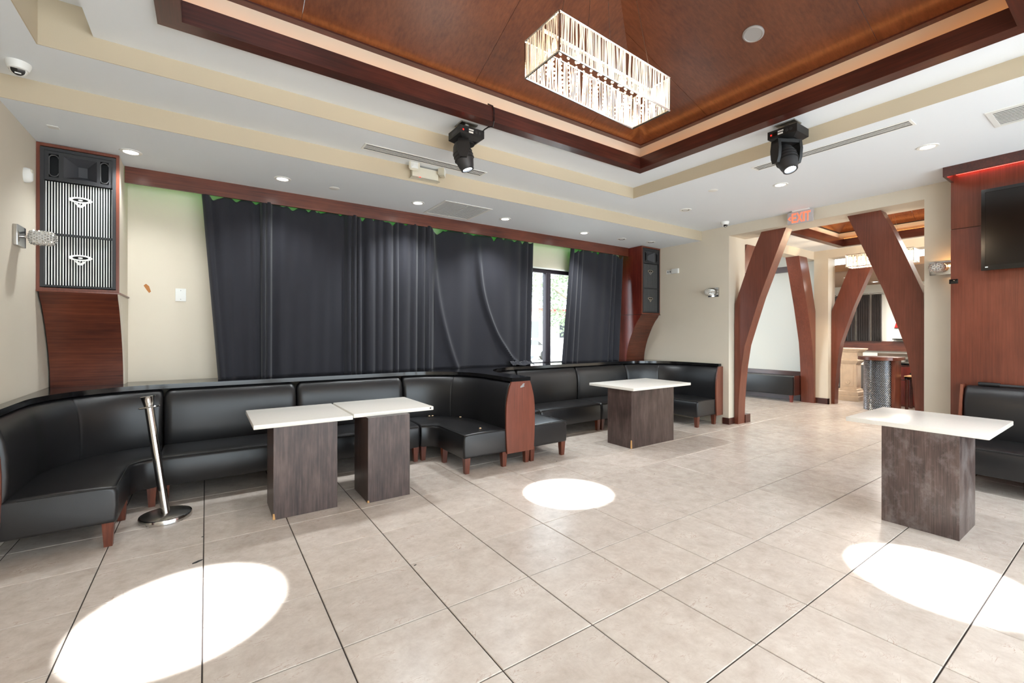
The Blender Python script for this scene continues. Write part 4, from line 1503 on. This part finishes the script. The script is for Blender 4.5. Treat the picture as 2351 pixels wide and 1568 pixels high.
chandelier(2.0, 1.945, 2.968, .935, .305, .212, 'x', .053, 4.345, 'large glowing box chandelier of glass rods hanging under the wood dome', 3, 9)
chandelier(9.62, 2.72, 2.70, .93, .305, .215, 'y', .0, 4.10, 'small glowing box chandelier seen far off in the hall behind the arch brace', 5, 24)

# ================================================================== WALL THINGS
def sconce(loc, ang, label, lit=False):
    """square chrome plate and a barrel of crystal studs; built facing +X then turned"""
    s = thing('crystal_sconce', label, 'wall light', loc, 'crystal barrel wall lights')
    s.rotation_euler.z = ang

    def part(name, mb, m, par, smooth=35):
        me = mb.mesh(name, m, (0, 0, 0), smooth)
        ob = bpy.data.objects.new(name, me)
        COL.objects.link(ob)
        ob.parent = par
        return ob
    part('back_plate', MB().rbox(0, .028, -.095, .095, -.078, .078, .004), M['chrome'], s)
    part('arm', MB().cyl((.028, 0, 0), (.075, 0, 0), .011), M['chrome'], s)
    Mx = Matrix.Translation((.065, 0, 0)) @ Matrix.Diagonal((1, 1.45, 1.12, 1)) @ Matrix.Rotation(PI / 2, 4, 'Y')
    pr = [(0, 0), (.036, .004), (.046, .03), (.048, .08), (.046, .12), (.034, .142), (0, .145)]
    sh_ = part('shade', MB().lathe(pr, (0, 0, 0), 24, Mx), M['crystal'], s)
    sh_.data.materials[0] = M['bulb'] if False else M['crystal']
    st_ = MB()
    for i in range(9):
        for k in range(16):
            a = 2 * PI * (k + .5 * (i % 2)) / 16
            z = .012 + i * .0148
            rr = .046 if 0 < i < 8 else .040
            e = .0085
            q = Vector((rr * math.cos(a), rr * math.sin(a), z))
            nrm = Vector((math.cos(a), math.sin(a), 0))
            tg = Vector((-math.sin(a), math.cos(a), 0))
            ax = Vector((0, 0, 1))
            pts = [q + tg * e, q + ax * e, q - tg * e, q - ax * e, q + nrm * e * .9]
            st_.add([tuple(Mx @ p) for p in pts], [(0, 1, 4), (1, 2, 4), (2, 3, 4), (3, 0, 4)])
    for rr, n_ in ((.012, 4), (.028, 10)):
        for k in range(n_):
            a = 2 * PI * k / n_
            q = Vector((rr * math.cos(a), rr * math.sin(a), .143))
            e = .009
            pts = [q + Vector((e, 0, 0)), q + Vector((0, e, 0)), q - Vector((e, 0, 0)), q - Vector((0, e, 0)), q + Vector((0, 0, e))]
            st_.add([tuple(Mx @ p) for p in pts], [(0, 1, 4), (1, 2, 4), (2, 3, 4), (3, 0, 4)])
    o_ = part('crystal_studs', st_, M['chrome_crystal'], sh_, 0)
    o_['kind'] = 'stuff'
    return s


M['chrome_crystal'] = mat('silvered_crystal', (215, 212, 206), 0.10, metal=0.75)
sconce((XL, 4.925, 2.235), 0, 'crystal barrel wall light on a square chrome plate on the left wall')
sconce((XR, 4.29, 2.205), PI, 'crystal barrel wall light left of the doorway, on the far right wall')
sconce((XR, 1.452, 2.275), PI, 'crystal barrel wall light on the narrow wall between the doorway and the mahogany wall')
lamp('sconce_lamp', 'POINT', (7.02, 1.372, 2.31), 1.2, (1, .55, .2), size=.01)

ms = thing('motion_sensor', 'small white motion sensor high on the left wall', 'motion sensor', (XL, 5.09, 2.75))
obj('housing', MB().sweep([[(XL + d, 5.09 + w * math.cos(a) * .5, 2.75 + h * math.sin(a) * .5) for a in [2 * PI * k / 16 for k in range(16)]] for (d, w, h) in ((0, .070, .118), (.012, .074, .122), (.035, .066, .112), (.048, .045, .085), (.051, .02, .04))]), M['white'], ms, smooth=50)
obj('window', MB().rbox(XL + .040, XL + .050, 5.068, 5.112, 2.765, 2.795, .003), M['ivory'], ms)

sw = thing('wall_plate', 'blank white wall plate on the cream wall left of the curtains', 'wall plate', (-.226, YB, 1.908))
obj('plate', MB().rbox(-.272, -.180, YB - .007, YB, 1.840, 1.976, .002), M['white'], sw)
obj('screws', MB().cyl((-.226, YB - .0085, 1.955), (-.226, YB - .006, 1.955), .004).cyl((-.226, YB - .0085, 1.861), (-.226, YB - .006, 1.861), .004), M['grey'], sw)
sb = obj('wall_stain', MB().prism([(-.535, 1.99), (-.515, 2.01), (-.49, 1.985), (-.475, 1.93), (-.49, 1.915), (-.51, 1.945)], 'y', YB - .001, YB), M['stain'], wall_back, smooth=0)
ow = thing('outlet_plate', 'white wall outlet high on the far right wall, left one of a pair', 'outlet', (XR, 5.185, 2.655))
obj('plate', MB().rbox(XR - .006, XR, 5.125, 5.240, 2.615, 2.692, .002), M['white'], ow)
obj('socket', MB().box(XR - .0075, XR - .006, 5.145, 5.172, 2.64, 2.668).box(XR - .0075, XR - .006, 5.192, 5.220, 2.64, 2.668), M['grey'], ow)
ow = thing('cover_plate', 'blank white cover box beside the wall outlet, right one of the pair', 'cover plate', (XR, 5.04, 2.655))
obj('box', MB().rbox(XR - .035, XR, 4.972, 5.112, 2.612, 2.698, .003), M['white'], ow)

tv = thing('television', 'black wall mounted television on the mahogany wall, cut by the right edge', 'television', (6.80, .31, 2.6))
TY1, TY0, TZ0, TZ1 = 1.062, -.43, 2.172, 3.022
obj('back_case', MB().rbox(6.775, 6.845, TY0 + .05, TY1 - .05, TZ0 + .05, TZ1 - .05, .01), M['black'], tv)
bz = MB()
e = .030
bz.box(6.742, 6.785, TY0, TY0 + e, TZ0, TZ1).box(6.742, 6.785, TY1 - e, TY1, TZ0, TZ1).box(6.742, 6.785, TY0 + e, TY1 - e, TZ0, TZ0 + .05).box(6.742, 6.785, TY0 + e, TY1 - e, TZ1 - .032, TZ1)
obj('bezel', bz, M['blackgloss'], tv)
obj('screen', MB().box(6.748, 6.78, TY0 + e, TY1 - e, TZ0 + .05, TZ1 - .032), M['screen'], tv)
obj('badge', MB().box(6.7405, 6.742, 1.012, 1.032, TZ0 + .028, TZ0 + .038), M['white'], tv)
br = thing('wall_bracket', 'small black bracket sticking out at the edge of the mahogany wall', 'bracket', (6.85, 1.29, 2.08))
obj('arm', MB().rbox(6.76, 6.85, 1.285, 1.305, 2.07, 2.10, .003), M['blackgloss'], br)
obj('clip', MB().rbox(6.755, 6.78, 1.24, 1.31, 2.055, 2.105, .004), M['blackgloss'], br)

# crumbs left on the seats, and scraps on the floor
for k, (x, y, l) in enumerate(((2.36, 5.30, 'brown crumb on the curved seat by the second table'), (2.40, 5.29, 'second brown crumb on the curved seat by the second table'), (2.66, 5.02, 'brown crumb farther right on the curved seat'), (2.53, 4.30, 'pale crumb near the front of the curved seat'))):
    bm = bmesh.new()
    bmesh.ops.create_icosphere(bm, subdivisions=1, radius=.012)
    o = obj('crumb', MB().bm(bm, Matrix.Translation((x, y, .440)) @ Matrix.Diagonal((1.3, .9, .7, 1))), M['crumb'], org=(x, y, .43), smooth=0)
    tag(o, l, 'crumb', 'crumbs on the seats')
for k, (x, y, ln, a, l) in enumerate(((-.045, 3.565, .075, .5, 'dark scrap on the floor at the edge of the left light pool'), (1.115, 2.72, .022, .2, 'dark chip on the floor in the middle foreground'),
        (-.02, 3.98, .018, .3, 'dark chip on the floor between stanchion and left table'), (3.95, 3.05, .02, .6, 'dark chip on the floor right of the middle light pool'), (3.39, 4.0, .018, .1, 'dark chip on the floor near the end banquette leg'))):
    bm = bmesh.new()
    bmesh.ops.create_icosphere(bm, subdivisions=1, radius=.5)
    o = obj('floor_scrap', MB().bm(bm, Matrix.Translation((x, y, .003)) @ Matrix.Rotation(a, 4, 'Z') @ Matrix.Diagonal((ln, ln * .3, .006, 1))), M['black'], org=(x, y, 0), smooth=0)
    tag(o, l, 'scrap', 'dark scraps on the floor')

# ================================================================== HALL BENCH
hbench = thing('hall_bench', 'low black upholstered bench with a mahogany rail along the white hall wall', 'bench', (10.85, 5.6, 0))
obj('seat', MB().rbox(10.56, 11.02, 4.53, 6.7, .15, .56, .03), M['leather'], hbench)
obj('back_rail', MB().rbox(11.03, 11.125, 4.53, 6.7, .15, .65, .004), M['frame_y'], hbench)
obj('end_board', MB().rbox(10.60, 11.125, 4.505, 4.528, .15, .58, .004), M['frame'], hbench)
obj('kick_board', MB().box(11.0, 11.02, 4.56, 6.7, .0, .15), M['frame_y'], hbench)
for y in (4.575, 6.6):
    obj('leg', leg(10.61, y), M['mah_red'], hbench)
pl = obj('wall_plate', MB().rbox(11.122, 11.13, 4.66, 4.74, 2.2, 2.34, .002), M['white'], org=(11.13, 4.7, 2.27))
tag(pl, 'small white plate on the hall wall beside the leaning arch brace', 'wall plate')
sf = obj('ceiling_speaker', MB().lathe([(0, -.03), (.06, -.03), (.09, -.02), (.095, 0), (0, 0)], (0, 0, 0), 28, Matrix.Translation((10.70, 2.9, 3.54)) @ Matrix.Rotation(PI / 2, 4, 'Y')), M['ivory'], org=(10.7, 2.9, 3.54))
tag(sf, 'round cream speaker in the cove of the hall ceiling', 'speaker')

# ================================================================== BAR ROOM
bar_ = thing('bar_counter', 'wooden bar with a round end clad in silver mesh', 'bar', (11.0, 3.14, 0))
bxc, byc = 11.0, 3.14
obj('drum', MB().cyl((bxc, byc, 0), (bxc, byc, .99), .235, None, 40), M['blackgloss'], bar_)
ms_ = MB()
for i in range(48):
    for j in range(44):
        a = 2 * PI * (i + .5 * (j % 2)) / 48
        z = .012 + j * .0222
        da, dz = 2 * PI / 48 * .46, .0205
        P_ = lambda aa, zz, rr: (bxc + rr * math.cos(aa), byc + rr * math.sin(aa), zz)
        ms_.add([P_(a - da, z, .237), P_(a, z - dz * .5 if z > .02 else .002, .237), P_(a + da, z, .237), P_(a, z + dz * .5, .237), P_(a, z, .247)], [(0, 1, 4), (1, 2, 4), (2, 3, 4), (3, 0, 4)])
o = obj('mesh_cladding', ms_, M['steelmesh'], bar_, smooth=0)
o['kind'] = 'stuff'
obj('body', MB().rbox(10.88, 11.24, 2.86, 2.92, 0, .99, .004), M['mah_z'], bar_)
obj('bar_top', MB().lathe([(0, .99), (.33, .99), (.335, .995), (.335, 1.05), (.33, 1.055), (0, 1.055)], (bxc, byc, 0), 48).rbox(10.80, 11.26, 2.80, 3.0, .992, 1.053, .004), M['mah_y'], bar_)
cabt = thing('bar_cabinet', 'red brown bar cabinet with a drawer, standing behind the mesh clad bar end', 'cabinet', (12.2, 2.9, 0))
obj('carcass', MB().rbox(11.9, 12.5, 2.0, 3.55, 0, .86, .004), M['mah_z'], cabt)
dr_ = obj('drawer', MB().rbox(11.882, 11.9, 2.45, 3.30, .56, .82, .003), M['mah_red'], cabt)
obj('knob', MB().cyl((11.882, 2.86, .69), (11.85, 2.86, .69), .022), M['chrome'], dr_)
obj('door', MB().rbox(11.882, 11.9, 2.45, 3.30, .04, .54, .003), M['mah_red'], cabt)
obj('worktop', MB().rbox(11.86, 12.52, 2.0, 3.57, .86, .90, .004), M['granite'], cabt)
obj('upstand', MB().rbox(12.40, 12.52, 2.0, 3.57, .902, 1.08, .004), M['steel'], cabt)
bt = thing('water_bottle', 'clear and green plastic bottle lying on the bar cabinet', 'bottle', (12.02, 3.1, .90))
obj('body', MB().lathe([(0, -.12), (.045, -.12), (.05, -.10), (.05, .05), (.02, .11), (.016, .13), (0, .13)], (0, 0, 0), 20, Matrix.Translation((12.02, 3.12, .952)) @ Matrix.Rotation(-PI / 2, 4, 'X')), M['white'], bt)
obj('label_band', MB().lathe([(.0508, -.05), (.0515, -.05), (.0515, .0), (.0508, .0)], (0, 0, 0), 20, Matrix.Translation((12.02, 3.12, .952)) @ Matrix.Rotation(-PI / 2, 4, 'X')), M['leaf'], bt)
stl = thing('bar_stool', 'dark bar stool in front of the bar cabinet', 'stool', (11.6, 2.68, 0))
obj('seat', MB().rbox(11.43, 11.77, 2.53, 2.86, .60, .66, .015), M['blackgloss'], stl)
obj('seat_rim', MB().rbox(11.425, 11.775, 2.525, 2.865, .655, .672, .004), M['chip'], stl)
for (x, y) in ((11.46, 2.56), (11.74, 2.56), (11.46, 2.83), (11.74, 2.83)):
    obj('leg', MB().rbox(x - .022, x + .022, y - .022, y + .022, 0, .60, .003), M['frame'], stl)

pd = thing('stone_pedestal', 'carved cream stone pedestal just right of the far arch brace', 'pedestal', (12.1, 3.92, 0))
pcx, pcy = 12.12, 3.98


def sq(levels):
    rg = [[(pcx - w, pcy - w, z), (pcx + w, pcy - w, z), (pcx + w, pcy + w, z), (pcx - w, pcy + w, z)] for w, z in levels]
    return MB().sweep(rg)


obj('plinth', sq([(.215, 0), (.215, .10), (.20, .115), (.205, .14), (.205, .20), (.18, .22), (.175, .26)]), M['stone'], pd, smooth=0)
shf = obj('shaft', sq([(.150, .26), (.150, .84)]), M['stone'], pd, smooth=0)
obj('panel_moulding', MB().rbox(pcx - .158, pcx - .15, pcy - .10, pcy + .10, .32, .80, .003).rbox(pcx - .10, pcx + .10, pcy - .158, pcy - .15, .32, .80, .003), M['stone'], shf)
obj('rosette', MB().lathe([(0, 0), (.05, 0), (.045, .012), (.02, .008), (0, .018)], (0, 0, 0), 10, Matrix.Translation((pcx - .158, pcy, .42)) @ Matrix.Rotation(-PI / 2, 4, 'Y')), M['stone'], shf)
obj('capital', sq([(.165, .84), (.20, .90), (.20, .92), (.175, .93), (.175, 1.08), (.20, 1.10), (.22, 1.13), (.25, 1.15), (.25, 1.18)]), M['stone'], pd, smooth=0)

ft, _ = table('distant table with cream top and dark pedestal, behind the stone pedestal', (13.35, 14.35, 4.1, 4.95), (13.60, 14.05, 4.32, 4.72), .775, [(13.60, 4.32, .0, .09)])
# far window curtains and rod
def far_curtain(y0, y1, label):
    vs, fs = [], []
    n_ = 40
    for j in (0, 1):
        for i in range(n_ + 1):
            u = i / n_
            vs.append((14.88 + .03 * math.cos(u * 2 * PI * 6), y0 + (y1 - y0) * u, 2.57 if j == 0 else 1.312))
    for i in range(n_):
        fs.append((i, i + 1, n_ + 2 + i, n_ + 1 + i))
    o_ = obj('curtain', MB().add(vs, fs), M['brown_curtain'], org=(14.88, (y0 + y1) / 2, 1.31), smooth=60)
    md_ = o_.modifiers.new('thickness', 'SOLIDIFY')
    md_.thickness = .004
    tag(o_, label, 'curtain', 'dark curtains on the far bar room wall')


far_curtain(4.80, 5.35, 'dark brown curtain on the far bar room wall, mostly behind the arch brace')
far_curtain(4.46, 4.76, 'dark brown curtain in the middle of the far bar room wall')
far_curtain(4.20, 4.42, 'narrow dark brown curtain at the right end of the far rod')
rod = thing('curtain_rod', 'silver curtain rod on the far bar room wall', 'curtain rod', (14.88, 4.6, 2.6))
obj('pole', MB().cyl((14.88, 4.05, 2.60), (14.88, 5.5, 2.60), .014), M['chrome'], rod)
obj('finial', MB().lathe([(0, -.03), (.03, -.01), (.03, .01), (0, .03)], (14.88, 4.04, 2.60), 12), M['chrome'], rod)
obj('wall_bracket', MB().box(14.88, 14.998, 4.12, 4.14, 2.59, 2.61), M['chrome'], rod)
wp = struct('window_2', MB().box(14.985, 15.0, 4.2, 5.5, 1.33, 2.55), M['white'])
pn = thing('red_pennant', 'small red triangular pennant on the far white wall', 'pennant', (14.98, 3.86, 1.67))
obj('cloth', MB().prism([(3.95, 1.67), (3.75, 1.67), (3.86, 2.02)], 'x', 14.97, 14.985), M['redpaint'], pn)
obj('trim_edge', MB().box(14.966, 14.987, 3.75, 3.95, 1.655, 1.67), M['black'], pn)
hk = obj('wall_shelf', MB().rbox(14.80, 14.998, 3.55, 3.95, 1.36, 1.385, .003), M['black'], org=(14.9, 3.75, 1.36))
tag(hk, 'small black shelf low on the far white wall under the red pennant', 'shelf')
for (x, y, l) in ((12.6, 4.2, 'small lit downlight in the taupe bar room ceiling, nearer one'), (14.2, 4.14, 'small lit downlight in the taupe bar room ceiling, farther one')):
    downlight(x, y, 2.85, l)

# ================================================================== OUTSIDE THE WINDOW
def tree(x, y, h, r, label, seed):
    rnd = random.Random(seed)
    t_ = thing('tree', label, 'tree', (x, y, -.25), 'trees outside the window')
    obj('trunk', MB().tube([(x, y, -.25), (x + .1, y, h * .3), (x, y + .1, h * .6), (x + .15, y, h * .85)], r * .09, 8), M['bark'], t_)
    br_ = MB()
    for k in range(7):
        a = k * 2.4
        br_.cyl((x, y, h * (.4 + .05 * k)), (x + r * .7 * math.cos(a), y + r * .7 * math.sin(a), h * (.5 + .06 * k)), r * .03, r * .012, 6)
    obj('branches', br_, M['bark'], t_)
    lf = MB()
    for k in range(2600):
        d = Vector((rnd.gauss(0, 1), rnd.gauss(0, 1), rnd.gauss(0, 1))).normalized() * r * rnd.uniform(.35, 1.0) ** .6
        p = Vector((x, y, h * .68)) + Vector((d.x, d.y, d.z * .85))
        a, b = rnd.uniform(0, 6.3), rnd.uniform(-1, 1)
        u = Vector((math.cos(a), math.sin(a), b)).normalized() * .13
        v = Vector((-math.sin(a), math.cos(a), rnd.uniform(-1, 1))).normalized() * .07
        lf.add([tuple(p - u), tuple(p + v), tuple(p + u), tuple(p - v)], [(0, 1, 2, 3)])
    o_ = obj('foliage', lf, M['leaf'], t_, smooth=0)
    o_['kind'] = 'stuff'


tree(17.0, 18.5, 5.2, 2.6, 'leafy tree outside the window, right of the mullion', 2)
tree(10.6, 17.5, 6.2, 2.3, 'leafy tree outside the window, left of the mullion', 9)
# a parked car
car = thing('parked_car', 'silver parked car outside, low in the window gap', 'car', (17.2, 24, -.25))
cx0, cy0, cz0 = 17.2, 24.0, -.25
prof = [(-2.15, .28), (-2.15, .66), (-2.05, .80), (-1.25, .92), (-.75, 1.38), (.75, 1.42), (1.45, .98), (2.1, .86), (2.2, .60), (2.2, .28)]
obj('body', MB().prism([(cx0 + x, cz0 + z) for x, z in prof], 'y', cy0 - .85, cy0 + .85), M['carpaint'], car, smooth=0)
obj('side_window', MB().prism([(cx0 + x, cz0 + z) for x, z in ((-1.1, .96), (-.70, 1.32), (.70, 1.35), (1.22, .99))], 'y', cy0 - .86, cy0 - .85), M['blackgloss'], car)
for x in (-1.4, 1.35):
    w_ = obj('wheel', MB().cyl((cx0 + x, cy0 - .88, cz0 + .33), (cx0 + x, cy0 - .66, cz0 + .33), .33, None, 24), M['black'], car)
    obj('hubcap', MB().cyl((cx0 + x, cy0 - .89, cz0 + .33), (cx0 + x, cy0 - .88, cz0 + .33), .2, None, 16), M['chrome'], w_)
    obj('wheel', MB().cyl((cx0 + x, cy0 + .66, cz0 + .33), (cx0 + x, cy0 + .88, cz0 + .33), .33, None, 24), M['black'], car)
bl = thing('street_building', 'pale low building with a flat roof across the street', 'building', (22, 44, -.25))
obj('wall', MB().box(6, 52, 42, 46, -.25, 4.2), M['wall_white'], bl)
obj('roof_edge', MB().box(5.6, 52.4, 41.6, 46.4, 4.2, 4.5), M['redpaint'], bl)
for k in range(6):
    w_ = obj('window', MB().box(10 + 6.5 * k, 13.2 + 6.5 * k, 41.93, 42.0, 1.0, 3.0), M['blackgloss'], bl)
rs = thing('red_sign', 'tall red sign board outside at the left of the window gap', 'sign', (12.55, 20.5, -.25))
obj('board', MB().rbox(12.35, 12.75, 20.45, 20.55, .35, 2.2, .01), M['redpaint'], rs)
obj('post', MB().cyl((12.55, 20.5, -.25), (12.55, 20.5, .35), .05), M['grey'], rs)
